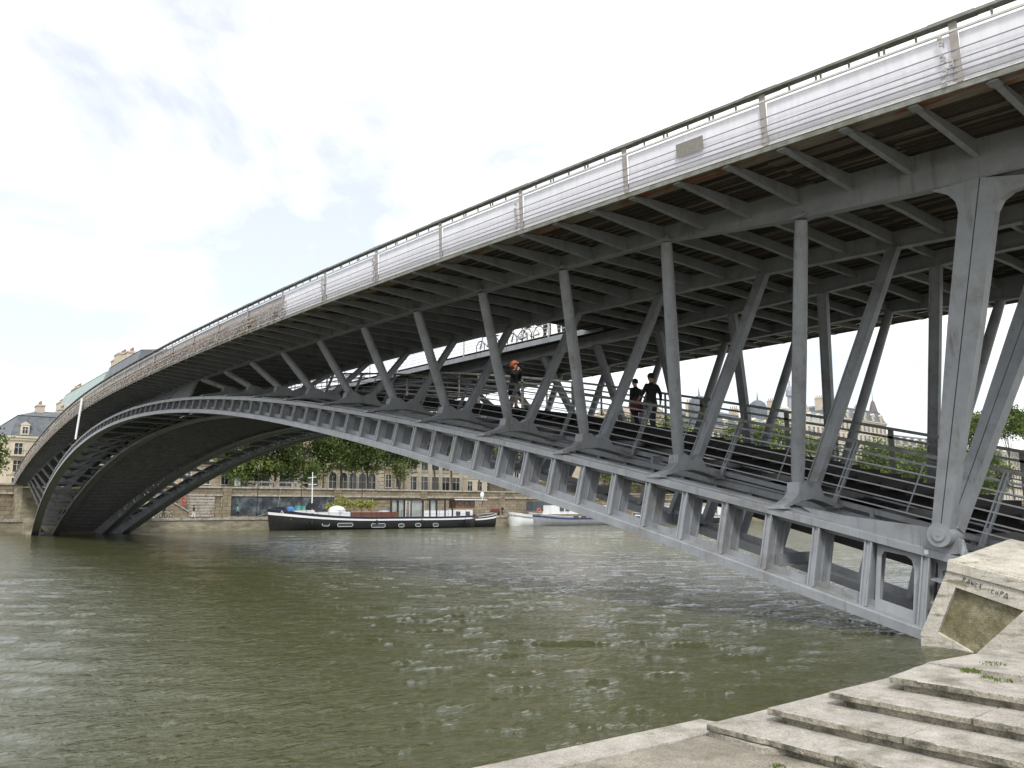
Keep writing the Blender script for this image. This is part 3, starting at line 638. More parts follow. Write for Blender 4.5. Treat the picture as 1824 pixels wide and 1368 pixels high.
# --- lower stairway between the inner ribs
def walk(x):
    x = min(x, 105.5-x); return ribT(x)[2]+float(np.interp(x, [0, 11, 20, 60], [1.0, 1.0, .82, .82]))
def wy(x): e = min(x, 105.5-x); return float(np.interp(e, [0, 18, 24], [2.45, 2.45, 2.95]))
stw = MB()
for side in (0, 1):
    MY = (lambda y: mir(y)) if side else (lambda y: y)
    stw.sweep([np.array([x, MY(wy(x)+.55), walk(x)]) for x in cx(-4, 109, 110)], [(-.04, -.40), (-.04, -.10), (.04, -.10), (.04, -.40)])
stw = stw.build('stairway', tread_m, br)
for side in (0, 1):
    MY = (lambda y: mir(y)) if side else (lambda y: y)
    MB().sweep([np.array([x, MY(wy(x)-.25), walk(x)]) for x in cx(-4, 109, 110)], [(-.05, -.74), (-.05, -.6), (.05, -.6), (.05, -.74)]).build('stringer', steel, stw)
pr = {}
nt_ = 0; x = -4.0
while x < 109.5:
    if x > 52.4 and x-.6 <= 52.4: pass
    wv = round(wy(x), 2)
    if wv not in pr: pr[wv] = MB().box(-.30, .33, wv, mir(wv), -.055, 0).box(.28, .33, wv+.04, mir(wv)-.04, -.056, .165).mesh('tread', tread_m)
    inst('tread', pr[wv], stw, (x, 0, walk(x))); x += .60
for i in range(0, len(XP), 2):
    x = XP[i]; m = MB(); b0 = ribB(x); m.box(x-.05, x+.05, ribT(x)[1]+ribW(x)+.4, mir(ribT(x)[1]+ribW(x)+.4), walk(x)-.86, walk(x)-.62); m.build('walkway_beam', steel, stw)
x = .9
while x < 104.6:
    y0 = ribT(x)[1]+ribW(x)+.55; z = ribT(x)[2]-.22; sl = (ribT(x+.2)[2]-ribT(x-.2)[2])/.4; m = MB(); a, b_ = x-.29, x+.29
    m.hexa([(a, y0, z-.29*sl), (b_, y0, z+.29*sl), (b_, mir(y0), z+.29*sl), (a, mir(y0), z-.29*sl), (a, y0, z-.29*sl+.05), (b_, y0, z+.29*sl+.05), (b_, mir(y0), z+.29*sl+.05), (a, mir(y0), z-.29*sl+.05)])
    m.box(a-.02, a+.05, y0, mir(y0), z-.29*sl-.10, z-.29*sl-.002); m.build('soffit_board', mat('walkway_soffit', (.20, .205, .21), .7, .3, 2), stw); x += .62
for side in (0, 1):
    MY = (lambda y: mir(y)) if side else (lambda y: y); m = MB(); XQ = cx(1.3, 36, 40)
    for a, b_ in zip(XQ[:-1], XQ[1:]):
        q = []
        for x in (a, b_):
            bb, tt_ = ribB(x), ribT(x); y = tt_[1]+ribW(x)+.95; q.append([(x, MY(y-.25), bb[2]+(tt_[2]-bb[2])*.42), (x, MY(y), tt_[2]+.05)])
        A = [q[0][0], q[1][0], q[1][1], q[0][1]]; m.prism(A, [(x, y+.03, z) for x, y, z in A])
    m.build('side_panel', tread_m, stw)
# near stair railing: raking slotted posts, wires, flat handrail
def SR(x, f, side=0):
    b0 = np.array([x, 2.05, 0]); e = 0
    xx = x-.52*f; z = ribT(xx if f > 0 else x)[2]+.15+1.80*f
    y = 2.02+.45*f+(wy(x)-2.45)
    return np.array([xx, y, z])
XS = cx(-6, 50, 70)
m = MB(); m.sweep([SR(x, 1.0) for x in XS], [(-.05, -.05), (-.05, .035), (.05, .035), (.05, -.05)]); rl = m.build('stair_railing', steel_h, br)
m = MB(); m.sweep([SR(x, .87) for x in XS], [(-.02, -.025), (-.02, .025), (.02, .025), (.02, -.025)]); m.build('upper_rail', steel, rl)
for f in (.20, .335, .47, .60, .735):
    m = MB(); m.sweep([SR(x, f)-(0, .04, 0) for x in XS], [(-.016, -.016), (-.016, .016), (.016, .016), (.016, -.016)]); m.build('rail_wire', wire_m, rl)
for k in range(-1, 15):
    x = -.02+3.37*k; m = MB()
    for dx in (-.045, .045): m.bar(SR(x, 0)+(dx, 0, 0), SR(x, .98)+(dx, 0, 0), .035, .10)
    m.bar(SR(x, 0), SR(x, .26), .06, .08); p = SR(x, 0); m.box(p[0]-.13, p[0]+.13, p[1]-.1, p[1]+.1, p[2]-.04, p[2]+.05); m.build('post', steel, rl)
    m = MB(); x += 1.68; m.bar(SR(x, .2)-(0, .02, 0), SR(x, .87)-(0, .02, 0), .025, .03); m.build('thin_post', steel, rl)
# far stair railing, upright posts
def FR(x, h): return np.array([x, mir(2.35), ribT(x)[2]+h])
m = MB(); m.sweep([FR(x, 2.36) for x in XS], [(-.06, -.05), (-.06, .04), (.06, .04), (.06, -.05)]); rl = m.build('stair_railing', steel_h, br)
for h in (1.15, 1.38, 1.6, 1.83, 2.1):
    e_ = .035 if h > 2 else .018
    m = MB(); m.sweep([FR(x, h) for x in XS], [(-e_, -e_), (-e_, e_), (e_, e_), (e_, -e_)]); m.build('rail_wire', steel_h, rl)
for k in range(-2, 28):
    x = .4+1.68*k; m = MB()
    if k % 2 == 0: m.bar(FR(x, .8), FR(x, 2.35), .14, .07)
    else: m.bar(FR(x, 1.1), FR(x, 2.35), .07, .05)
    m.build('post', steel_h, rl)
# --- pedestal at the near springing
PYD = -1.5
px = lambda u, v, y=PYD: PY(u, v, y)
top = [px(1690, 996), px(1824, 1030)]; d = top[1]-top[0]; far_r = top[0]+d*4
bl = [px(1690, 996), px(1686, 1018), px(1640, 1128), px(1641, 1155), px(1652, 1172), px(1668, 1186)]; bl.append(bl[-1]+np.array([-.25, 0, -.7])); bl.append(np.array([far_r[0], PYD, bl[-1][2]])); bl.append(far_r)
pdm = MB(); rec = [px(1702, 1046), px(1824, 1088), px(1737, 1166), px(1670, 1127)]; W = 4.0
back = lambda q, y=W: (q[0], y, q[2])
# side face around the recess
ring = [bl[0], bl[8], bl[7], bl[6], bl[5], bl[4], bl[3], bl[2], bl[1]]
pdm.add([*bl]+[*rec], [(0, 1, 2, 12, 9), (2, 3, 4, 5, 6, 11, 12), (6, 7, 8, 10, 11), (8, 0, 9, 10)])
pdm.add([*bl]+[back(q) for q in bl], [(i, (i+1) % 9, 9+(i+1) % 9, 9+i) for i in range(9)])
pdm.add([*rec]+[back(q, PYD+.10) for q in rec], [(i, (i+1) % 4, 4+(i+1) % 4, 4+i) for i in range(4)])
pd = thing('bridge_pedestal', (0, 0, 0), 'pale weathered concrete pedestal with recessed diamond panel at the bridge foot', 'pedestal')
pdm.build('block', conc, pd)
MB().add([back(q, PYD+.098) for q in rec], [(0, 1, 2, 3)]).build('recessed_panel', mossy, pd)
cp = MB(); r1, r2 = top[0], far_r; up = np.array([0, 0, .34])
# sloping cap
c0 = px(1688, 999, PYD-.04); c1 = px(1686, 1016, PYD-.04); k_ = np.array([.0, 0, 0])
cp.prism([c1, c1+d*4, c0+d*4, c0], [(q[0]-.42, PYD+1.8, q[2]+.36) for q in (c1, c1+d*4, c0+d*4, c0)])
cp.build('cap', conc, pd)
# far pedestal below the far springing
fp = thing('bridge_abutment', (106, 4.3, 0), 'dark stone abutment under the far end of the arch', 'abutment')
MB().prism([(103.2, -1.2, -1), (107.5, -1.2, -1), (107.5, -1.2, 1.9), (105.6, -1.2, 1.9)], [(103.2, 9.8, -1), (107.5, 9.8, -1), (107.5, 9.8, 1.9), (105.6, 9.8, 1.9)]).build('block', far_quay, fp)
MB().box(109.5, 116.4, -1.2, 9.8, 1.7, 5.7).build('deck_seat', far_quay, fp)
# ------------------------------------------------------------------ far buildings
slate = mat('slate_roof', (.115, .13, .15), .6, .25, 1.5, col2=(.17, .185, .2), thr=(.5, .65))
zinc = mat('zinc_roof', (.30, .345, .35), .5, .15, .6)
copper = mat('green_copper_roof', (.30, .375, .355), .6, .15, .5)
cream = mat('cream_render', (.55, .485, .375), .85, .14, .5, col2=(.40, .35, .27), thr=(.5, .7))
pale_st = mat('pale_limestone', (.58, .53, .43), .85, .12, .4, col2=(.44, .40, .32), thr=(.5, .7))
chim_m = mat('chimney_render', (.50, .43, .34), .85, .15, .8)
pot_m = mat('clay_pot', (.30, .17, .11), .8, .2, 3)
brickr = mat('red_brick_band', (.30, .16, .11), .85, .2, 3)
frame_w = mat('window_frame_paint', (.62, .60, .55), .5, .1, 4)
def window_mesh(w_, h_, key, arch=False, axis='y'):
    """surround, mullion and dark pane, front towards -x; origin bottom centre on the wall face"""
    m = MB(); f = .10
    m.cm = 0
    m.box(-.12, .02, -w_/2-f, -w_/2, -.0, h_); m.box(-.12, .02, w_/2, w_/2+f, 0, h_); m.box(-.16, .02, -w_/2-f-.06, w_/2+f+.06, -.14, 0)
    if arch:
        n = 8
        for i in range(n):
            a0, a1 = math.pi*i/n, math.pi*(i+1)/n
            q = lambda r, a: (r*math.cos(a), h_+r*math.sin(a))
            P_ = [q(w_/2, a0), q(w_/2+f*1.6, a0), q(w_/2+f*1.6, a1), q(w_/2, a1)]
            m.prism([(-.12, y, z) for y, z in P_], [(.02, y, z) for y, z in P_])
    else: m.box(-.14, .02, -w_/2-f, w_/2+f, h_, h_+f)
    m.box(-.07, .0, -.04, .04, 0, h_); m.box(-.06, .0, -w_/2, w_/2, h_*.62, h_*.62+.06)
    m.cm = 1
    m.box(-.03, .01, -w_/2, w_/2, 0, h_)
    if arch:
        pts = [(w_/2*math.cos(math.pi*i/10), h_+w_/2*math.sin(math.pi*i/10)) for i in range(11)]
        m.prism([(-.03, y, z) for y, z in pts], [(.01, y, z) for y, z in pts])
    return m.mesh('window', [frame_w, glass_m])
WM = {}
def win(w_, h_, arch=False):
    k = (w_, h_, arch)
    if k not in WM: WM[k] = window_mesh(w_, h_, k, arch)
    return WM[k]
def chimney(par, x, y, z0, z1, lx, ly, pots=4):
    m = MB(); m.box(x, x+lx, y, y+ly, z0, z1); m.box(x-.12, x+lx+.12, y-.12, y+ly+.12, z1-.35, z1-.1); o = m.build('chimney', chim_m, par)
    m = MB()
    for i in range(pots):
        f = (i+.5)/pots; px_, py_ = (x+lx*f, y+ly/2) if lx > ly else (x+lx/2, y+ly*f); m.lathe((px_, py_, z1), [(.16, 0), (.13, .5), (.17, .55), (.17, .7)], 6)
    m.build('chimney_pots', pot_m, o)
def building(label, x, y0, y1, z1, depth, rows, cols, wmat, roof='mansard', rm=None, w_=1.2, h_=2.1, cat='building', rh=4.2, dormers=0, band=True, chims=(), z0=6.15, balc=()):
    b = thing('town_building', (x, (y0+y1)/2, z0), label, cat, 'buildings on the far bank')
    MB().box(x, x+depth, y0, y1, z0, z1).build('wall', wmat, b)
    m = MB(); m.box(x-.45, x+depth+.3, y0-.4, y1+.4, z1-.05, z1+.3); m.box(x-.25, x+depth+.2, y0-.2, y1+.2, z1-.5, z1-.05); m.build('cornice', pale_st, b)
    if rm is None: rm = slate
    zr = z1+.3
    if roof == 'mansard':
        i1, i2 = 1.3, 5.0; m = MB()
        A = [(x, y0, zr), (x+depth, y0, zr), (x+depth, y1, zr), (x, y1, zr)]; ins = lambda d, z: [(x+d, y0+d, z), (x+depth-d, y0+d, z), (x+depth-d, y1-d, z), (x+d, y1-d, z)]
        m.hexa(A+ins(i1, zr+rh*.75)); i2 = min(i2, (y1-y0)/2-.3, depth/2-.3); m.hexa(ins(i1-.15, zr+rh*.75)+ins(i2, zr+rh)); m.build('roof', rm, b)
        for k in range(dormers):
            yy = y0+(y1-y0)*(k+.5)/dormers; m = MB(); m.box(x-.05, x+1.4, yy-.75, yy+.75, zr+.2, zr+2.2); m.prism([(x-.15, yy-.95, zr+2.2), (x-.15, yy+.95, zr+2.2), (x-.15, yy, zr+2.9)], [(x+1.6, yy-.95, zr+2.2), (x+1.6, yy+.95, zr+2.2), (x+1.6, yy, zr+2.9)])
            o = m.build('dormer', pale_st, b); inst('window', win(.9, 1.3), o, (x-.05, yy, zr+.5))
    elif roof == 'flat': MB().box(x+.4, x+depth-.4, y0+.4, y1-.4, zr, zr+.6).build('roof', rm, b)
    elif roof == 'gable':
        ym = (y0+y1)/2; MB().prism([(x-.2, y0-.3, zr), (x-.2, y1+.3, zr), (x-.2, ym, zr+rh)], [(x+depth, y0-.3, zr), (x+depth, y1+.3, zr), (x+depth, ym, zr+rh)]).build('roof', rm, b)
    H = (z1-z0-.8)/max(rows, 1)
    for r in range(rows):
        zb = z0+.5+r*H+(H-h_)*.35
        if band and r: MB().box(x-.12, x+.05, y0-.02, y1+.02, z0+.35+r*H, z0+.55+r*H).build('string_course', pale_st, b)
        if r in balc:
            m = MB(); m.box(x-.9, x, y0+.3, y1-.3, zb-.35, zb-.2); o = m.build('balcony', pale_st, b)
            m = MB(); m.box(x-.9, x-.86, y0+.3, y1-.3, zb+.7, zb+.76)
            for i in range(int((y1-y0)/.5)): m.box(x-.89, x-.86, y0+.35+i*.5, y0+.39+i*.5, zb-.2, zb+.7)
            m.build('balcony_railing', black_p, o)
        for c in range(cols): inst('window', win(w_, min(h_, H*.66)), b, (x, y0+(y1-y0)*(c+.5)/cols, zb))
    for c in chims: chimney(b, *c)
    return b
# pavilion at the bridge foot
pv = building('cream stone pavilion with paired white windows beside the quay trees', 124, 9.5, 30.6, 17.5, 16, 3, 7, bld_st, 'mansard', slate, 1.15, 2.25, dormers=3)
for yy in (26.2, 29.4, 22.6): MB().box(123.55, 124.02, yy-.25, yy+.25, 10.3, 10.7).build('corbel', pale_st, pv)
MB().box(123.4, 124.02, 9.3, 30.8, 10.7, 11.0).build('balcony_slab', pale_st, pv)
# garden house behind the trees
gh = building('low dark-fronted stone building behind the quayside plane trees', 132, 31.5, 50.2, 12.0, 14, 1, 4, cream, 'flat', zinc, 2.9, 3.4)
# building with the row of arched doors
ab = building('limestone building with five round-headed arched doorways at street level', 131, 50.8, 62.2, 21.5, 15, 2, 5, cream, 'mansard', slate, 1.25, 2.3, dormers=3, z0=6.15)
for o in [c for c in ab.children if c.name.startswith('window')]:
    if o.location.z < 4.5: bpy.data.objects.remove(o)
for i, u in enumerate((592, 611, 628, 645, 662)):
    p = PX(u, 868, 131); inst('arched_door', win(1.55, 2.5, True), ab, (131, p[1], 6.7))
MB().box(130.5, 131.02, 50.8, 62.2, 11.2, 11.6).build('balcony_slab', pale_st, ab)
for k in range(20): MB().box(130.85, 131.05, 61.7-(k % 2)*.25, 62.7, 6.3+k*.75, 6.95+k*.75).build('quoin', pale_st, ab)
rb = building('tan banded stone house front with one tall window right of the arches', 131.3, 62.8, 67.4, 20.5, 15, 3, 2, bld_st, 'mansard', slate, 1.3, 2.5)
# colonnaded shop block
sb = building('pale stone block with tall pilasters and wide dark shop windows', 131, 68.0, 81.4, 19.0, 15, 3, 5, pale_st, 'flat', zinc, 1.9, 3.1)
for i in range(6):
    yy = 68.4+i*2.55; MB().box(130.6, 131.05, yy-.3, yy+.3, 6.2, 18.5).build('pilaster', pale_st, sb)
building('plain cream building closing the view behind the garden wall', 138, 82, 117, 17, 14, 3, 13, cream, 'mansard', slate, 1.3, 2.2)
gw = thing('garden_wall', (122, 90, 6.2), 'rough grey stone garden wall right of the shop block', 'wall', None)
MB().box(121.6, 122.2, 81.8, 180, 6.1, 8.7).build('wall_body', wall_st, gw); MB().box(121.5, 122.3, 81.8, 180, 8.7, 8.95).build('coping', stone, gw)
# left: long block running away from the river, mansard seen above the deck
lb = thing('town_building', (136, 22, 6.2), 'long mansard-roofed apartment block with chimneys rising behind the far deck', 'building', 'buildings on the far bank')
MB().box(134, 200, 16.2, 40, 6.15, 25.0).build('wall', cream, lb); MB().box(200.2, 262, 16.2, 40, 6.15, 20.8).build('wall', cream, lb)
MB().box(133.6, 200.1, 15.8, 40.3, 25.0, 25.5).build('cornice', pale_st, lb)
def mans(x0, x1, z, rh, mt, nm='roof'):
    m = MB(); A = [(x0, 16.2, z), (x1, 16.2, z), (x1, 40, z), (x0, 40, z)]; i1 = lambda d, zz: [(x0+d*.5, 16.2+d, zz), (x1-d*.5, 16.2+d, zz), (x1-d*.5, 40-d, zz), (x0+d*.5, 40-d, zz)]
    m.hexa(A+i1(1.5, z+rh*.8)); m.hexa(i1(1.4, z+rh*.8)+i1(6, z+rh)); m.build(nm, mt, lb)
mans(134, 158, 25.5, 5.4, slate); mans(158.3, 200, 25.5, 4.9, copper); mans(200.3, 262, 20.8, 4.6, zinc)
for (u, v, dz, lx, ly, n) in ((209, 634, 6, 2.4, 1.6, 3), (217, 622, 7, 3.2, 2.4, 4), (233, 619, 7, 2.2, 2.0, 3), (143, 683, 5, 7, 1.4, 8), (126, 698, 5, 4.5, 1.4, 5), (112, 710, 5, 5, 1.4, 4), (88, 745, 5, 4, 1.4, 3), (82, 748, 5, 4, 1.4, 3)):
    p = PY(u, v, 18.5); chimney(lb, p[0], 18.0, p[2]-dz, p[2]-.6, lx, ly, n)
fa = building('corner apartment house with rounded slate roof at the far left', 172, 4.3, 24, 17.0, 30, 3, 6, cream, 'mansard', slate, 1.3, 2.2, rh=5.6, dormers=4, balc=(2,), chims=((176, 9, 20, 24.2, 3, 1.4, 4), (182, 14, 20, 24.4, 3, 1.4, 4)))
building('tan stone house low at the left edge beyond the bridge', 150, 7.0, 15.5, 12.6, 20, 2, 4, cream, 'mansard', zinc, 1.2, 2.0, rh=3.2, dormers=2)
# right background row, seen between the struts
row = [('long pale building with a broad tan stone gable behind the walking couple', 118, 158, 20.5, 'gable', mat('tan_roof', (.36, .30, .22), .9, .35, 1.2, col2=(.22, .18, .13), thr=(.45, .6)), 4, 11, 9.0, cream),
       ('pale building with a small pointed slate pavilion roof right of the tan gable', 160, 178, 25.0, 'mansard', slate, 5, 7, 5.5, pale_st),
       ('pale block with stacked white window bays below the iron tower', 180, 199, 26.0, 'mansard', zinc, 6, 7, 4.0, pale_st),
       ('cream apartment block with attic pavilion between two round columns', 200, 226, 30.0, 'mansard', zinc, 6, 10, 4.2, pale_st),
       ('ornate pale apartment house crowned by a slender pointed turret', 228, 262, 32.5, 'mansard', slate, 7, 12, 5.0, cream),
       ('tan apartment block with slate mansard right of the turret house', 264, 330, 25.5, 'mansard', slate, 6, 22, 4.4, bld_st),
       ('distant pale apartment block at the right end of the far row', 332, 420, 25.0, 'mansard', zinc, 6, 26, 4.0, pale_st)]
RB = []
for lab, a, b_, z1, rf, rm, r, c, rh, wmt in row:
    RB.append(building(lab, 127, a, b_, z1, 18, r, c, wmt, rf, rm, 1.35, 2.2, rh=rh, dormers=0 if rf == 'gable' else max(3, c//2), balc=() if rf == 'gable' else (2,),
        chims=() if rf == 'gable' else ((132, a+1, z1+1, z1+rh+2.4, 2.6, 1.3, 4), (134, b_-3, z1+1, z1+rh+2.2, 2.6, 1.3, 4))))
def dome(par, u, v, x, r, mt, spike=2.5):
    p = PX(u, v, x); m = MB(); m.lathe((x, p[1], p[2]-r*1.1), [(r, -6), (r, 0), (r*.97, r*.3), (r*.8, r*.68), (r*.45, r*.95), (.25, r*1.08), (.12, r*1.08+spike*.6), (.03, r*1.08+spike)], 16); m.build('dome', mt, par, smooth=True)
dome(RB[1], 1245, 704, 131, 3.0, slate); dome(RB[2], 1349, 712, 131, 2.7, slate); dome(RB[3], 1396, 722, 131, 1.9, pale_st, .6); dome(RB[0], 1180, 735, 131, 2.0, zinc)
# turret
p = PX(1557, 706, 130); m = MB(); m.box(128.2, 133.2, p[1]-2.6, p[1]+2.6, 30, p[2]-12.5); m.build('turret_base', pale_st, RB[4])
MB().box(127.9, 133.5, p[1]-2.9, p[1]+2.9, p[2]-14.5, p[2]-12.9).build('brick_band', brickr, RB[4])
m = MB()
for a, b_ in ((-2, -2), (-2, 2), (2, -2), (2, 2), (-2, 0), (2, 0)): m.box(130.7+a-.3, 130.7+a+.3, p[1]+b_-.3, p[1]+b_+.3, p[2]-12.5, p[2]-9.8)
m.build('belvedere', pale_st, RB[4])
MB().lathe((130.7, p[1], p[2]-9.8), [(4.2, 0), (2.6, .9), (1.5, 4.5), (.7, 7.6), (.12, 8.6), (.04, 12)], 8).build('spire', mat('spire_slate', (.15, .12, .125), .7, .2, 1), RB[4])
# iron tower far away
et = PX(1405, 668, 1250); tw = thing('lattice_tower', (1250, et[1], 0), 'top of a tall lattice iron tower far beyond the far row', 'tower')
zt = et[2]; iron = mat('hazy_iron', (.28, .30, .34), .7, .1, .05); D = 26.0/1.0
m = MB(); sc_ = np.linalg.norm(et-C0)/1420.
pr = lambda dv: zt-dv*sc_
m.lathe((1250, et[1], 0), [(sc_*11, pr(120)), (sc_*5.6, pr(46)), (sc_*5.2, pr(36))], 4); m.lathe((1250, et[1], 0), [(sc_*7.0, pr(36)), (sc_*7.0, pr(32))], 12)
m.lathe((1250, et[1], 0), [(sc_*6.2, pr(32)), (sc_*6.4, pr(27)), (sc_*4.2, pr(22)), (sc_*1.6, pr(18)), (sc_*.9, pr(10)), (sc_*.25, pr(9.5)), (sc_*.15, pr(0))], 10); m.build('shaft', iron, tw)
# ------------------------------------------------------------------ trees
leaf_cols = [(.105, .155, .04), (.135, .185, .05), (.07, .11, .03), (.17, .215, .065)]
leafm = [mat('foliage_%d' % i, c, .6, .5, .9, .3) for i, c in enumerate(leaf_cols)]
for lm in leafm:   # a little light through the leaves
    t = lm.node_tree; b = t.nodes['Principled BSDF']; tr = nd(t, 'ShaderNodeBsdfTranslucent'); mxs = nd(t, 'ShaderNodeMixShader'); mxs.inputs[0].default_value = .3
    src = b.inputs['Base Color'].links[0].from_socket; t.links.new(src, tr.inputs[0]); t.links.new(b.outputs[0], mxs.inputs[1]); t.links.new(tr.outputs[0], mxs.inputs[2]); t.links.new(mxs.outputs[0], t.nodes['Material Output'].inputs[0])
bark = mat('plane_bark', (.10, .085, .065), .9, .3, 2)
def leaf_mesh(c, rad, nclump, nleaf, size, cs):
    """leaf-sized quads gathered in clumps through an ellipsoid; c in scene frame"""
    dirs = rng.normal(size=(nclump, 3)); dirs /= np.linalg.norm(dirs, axis=1)[:, None]
    rr = rng.uniform(.35, 1.0, nclump)**.6; cen = dirs*rr[:, None]*np.array(rad)
    pts = np.repeat(cen, nleaf, 0)+rng.normal(size=(nclump*nleaf, 3))*cs*np.array([1, 1, .75])
    n = len(pts); a = rng.normal(size=(n, 3)); a /= np.linalg.norm(a, axis=1)[:, None]; b = rng.normal(size=(n, 3)); b -= a*(a*b).sum(1)[:, None]; b /= np.linalg.norm(b, axis=1)[:, None]
    s = (size*rng.uniform(.6, 1.3, n))[:, None]; P_ = pts+np.array(c)
    V = np.stack([P_-a*s, P_-b*s*.55, P_+a*s, P_+b*s*.55], 1).reshape(-1, 3)
    V[:, 1] *= -1
    return V, n
def tree(label, base, h, crown_c, rad, nclump=70, nleaf=80, size=.28, cs=.75, mi=0, lean=0, group='plane trees along the far street'):
    base = np.array(base, float); t_ = thing('plane_tree', base, label, 'tree', group); cc = np.array(crown_c, float)
    m = MB(); top = cc+np.array([0, 0, -rad[2]*.1]); mid = base+(top-base)*.5+np.array([.3*random.gauss(0, 1), .4*random.gauss(0, 1)+lean, 0])
    r = .035*h*.55; m.tube(base, mid, r, r*.75, 10); m.tube(mid, top, r*.75, r*.35, 8)
    for k in range(9):
        a = random.uniform(0, 6.28); s = random.uniform(.35, .95); p0 = mid+(top-mid)*random.uniform(0, .8); e = cc+np.array([rad[0]*s*math.cos(a), rad[1]*s*math.sin(a), rad[2]*random.uniform(-.35, .5)]); k1 = p0+(e-p0)*.5+np.array([0, 0, .5]); m.tube(p0, k1, r*.38, r*.25, 6); m.tube(k1, e, r*.25, r*.08, 6)
    m.build('trunk', bark, t_, smooth=True)
    V, n = leaf_mesh(cc-base, rad, nclump, nleaf, size, cs)
    me = bpy.data.meshes.new('crown'); me.vertices.add(len(V)); me.vertices.foreach_set('co', V.ravel()); me.loops.add(n*4); me.loops.foreach_set('vertex_index', np.arange(n*4)); me.polygons.add(n); me.polygons.foreach_set('loop_start', np.arange(n)*4); me.polygons.foreach_set('loop_total', np.full(n, 4))
    for k in range(4): me.materials.append(leafm[(mi+k) % 4])
    ci = np.repeat(rng.choice(4, nclump, p=[.4, .3, .2, .1]), n//nclump); me.polygons.foreach_set('material_index', ci.astype(np.int32)); me.update(calc_edges=True); me.validate()
    o = bpy.data.objects.new('crown', me); COL.objects.link(o); o.parent = t_
    return t_
TL = [(31.0, 14.2, 4.2, 'low leafy plane tree touching the right corner of the stone pavilion'), (35.5, 14.6, 5.2, 'second plane tree right of the stone pavilion, leafy over the mural wall'), (41.5, 15.2, 5.4, 'plane tree with a thick leaning trunk left of the arched doorways'), (47.8, 15.5, 5.2, 'plane tree with dark trunk in front of the leftmost arched door'), (53.0, 15.3, 4.8, 'slender plane tree in front of the middle arched doors'), (59.5, 15.0, 4.6, 'plane tree hanging over the banded stone house front'),
      (67.2, 15.8, 3.6, 'plane tree with sparse low twigs before the shop block'), (71.0, 16.4, 3.8, 'dark-trunked plane tree at the right end of the shop block'), (77.5, 16.5, 4.5, 'plane tree by the garden wall nearest the shop block'), (84.0, 16.2, 4.8, 'plane tree standing midway along the garden wall'), (92.0, 16.0, 5.0, 'plane tree farther along the garden wall behind the white barge')]
for i, (y, cz, r, lab) in enumerate(TL):
    low = (i < 6)
    tree(lab, (119.4, y, 6.1), 11, (119.8+random.uniform(-.5, .5), y-.4, cz-1.2 if i < 3 else (cz+.5 if low else cz+1.2)), (r*.95, r*1.05, 6.6 if low else 5.6), 95 if low else 60, 140, .21, .8, i % 4, lean=-.4 if i == 2 else 0)
nth = iter(('first', 'second', 'third', 'fourth', 'fifth', 'sixth', 'seventh', 'eighth', 'ninth', 'tenth', 'eleventh'))
for i in range(15):
    if i in (2, 6, 7, 11): continue
    y = 120+i*14.5+random.uniform(-2, 2); r = random.uniform(5.5, 7.5)
    lab = 'plane tree seen behind the struts, %s from the left in the distant quay row' % next(nth)
    tree(lab, (117.9, y, 6.1 if i % 2 else 6.15), 12, (117.5, y, 16.0+random.uniform(-1.5, 3)), (r*1.1, r*1.15, random.uniform(7.5, 9.5)), 75, 70, .42, 1.2, (i+3) % 4, group='plane trees of the distant quay row')
tree('green tree at the left edge beyond the bridge', (150, -2.0, 6.1), 9, (150, -2.2, 12.2), (3, 3.0, 4.6), 40, 70, .35, .9, 1)
m = MB(); V, n = leaf_mesh((118.4, 11.5, 0), (1, 4, 1), 10, 20, .2, .4)
# tall poplar masses far right, downstream
for i, (u, v) in enumerate(((1790, 722), (1740, 738), (1830, 730))):
    p = PX(u, v, 119); tree(['tall tree in the gap right of the big frame legs', 'lower tree between the two big frame legs', 'tall tree cut by the right picture edge'][i], (119, p[1], 6.1), 16, (119, p[1], p[2]-6.5), (6.5, 7, 6.5), 80, 60, .5, 1.4, 1, group='trees beyond the frame legs')
# ------------------------------------------------------------------ far quay details
teal = mat('turquoise_cloth', (.04, .42, .48), .7, .1, 10); redc = mat('red_cloth', (.5, .05, .06), .7, .1, 10); dark = mat('dark_cloth', (.018, .018, .022), .8, .3, 10); navy = mat('navy_cloth', (.02, .025, .05), .8, .2, 10)
jean = mat('grey_jeans', (.045, .05, .06), .8, .2, 10); whitec = mat('white_cloth', (.65, .65, .65), .7, .1, 10); hairk = mat('dark_hair', (.015, .012, .01), .6, .3, 40); hairo = mat('orange_hair', (.42, .10, .025), .55, .3, 40); shoe = mat('shoe_leather', (.05, .045, .04), .5, .2, 10); maroon = mat('maroon_cloth', (.12, .03, .035), .8, .2, 10); lime = mat('lime_vest', (.5, .55, .05), .6, .1, 10)
mural = mat('chalk_mural', (.045, .052, .06), .8, .5, 1.2, .2, col2=(.16, .19, .21), thr=(.5, .68))
a, b_ = PX(410, 884, 116.35), PX(592, 916, 116.35)
MB().box(116.28, 116.42, a[1], b_[1], 2.15, 5.0).build('mural_panel', mural, label='dark chalk-drawn mural panel on the far quay wall', cat='mural')
gp = PX(277, 876, 116), PX(309, 893, 116)
MB().box(115.8, 116.2, gp[0][1], gp[1][1], gp[1][2], gp[0][2]).build('hoarding', mat('grey_sheet', (.20, .23, .26), .5, .1, 3), label='blue grey sheet panel above the far quay stairs', cat='hoarding')
qs = thing('quay_stairs', (114.5, 19, 1.8), 'stone stair with sloping parapet against the far quay wall', 'stairs')
p = [PX(262, 882, 114.3), PX(285, 892, 114.3), PX(301, 892, 114.3), PX(336, 913, 114.3)]
m = MB(); pol = [(q[1], q[2]) for q in p]; pol2 = pol+[(pol[-1][0], 1.8), (pol[0][0], 1.8)]
m.prism([(114.1, y, z) for y, z in pol2], [(114.5, y, z) for y, z in pol2]); m.build('side_wall', wall_st, qs)
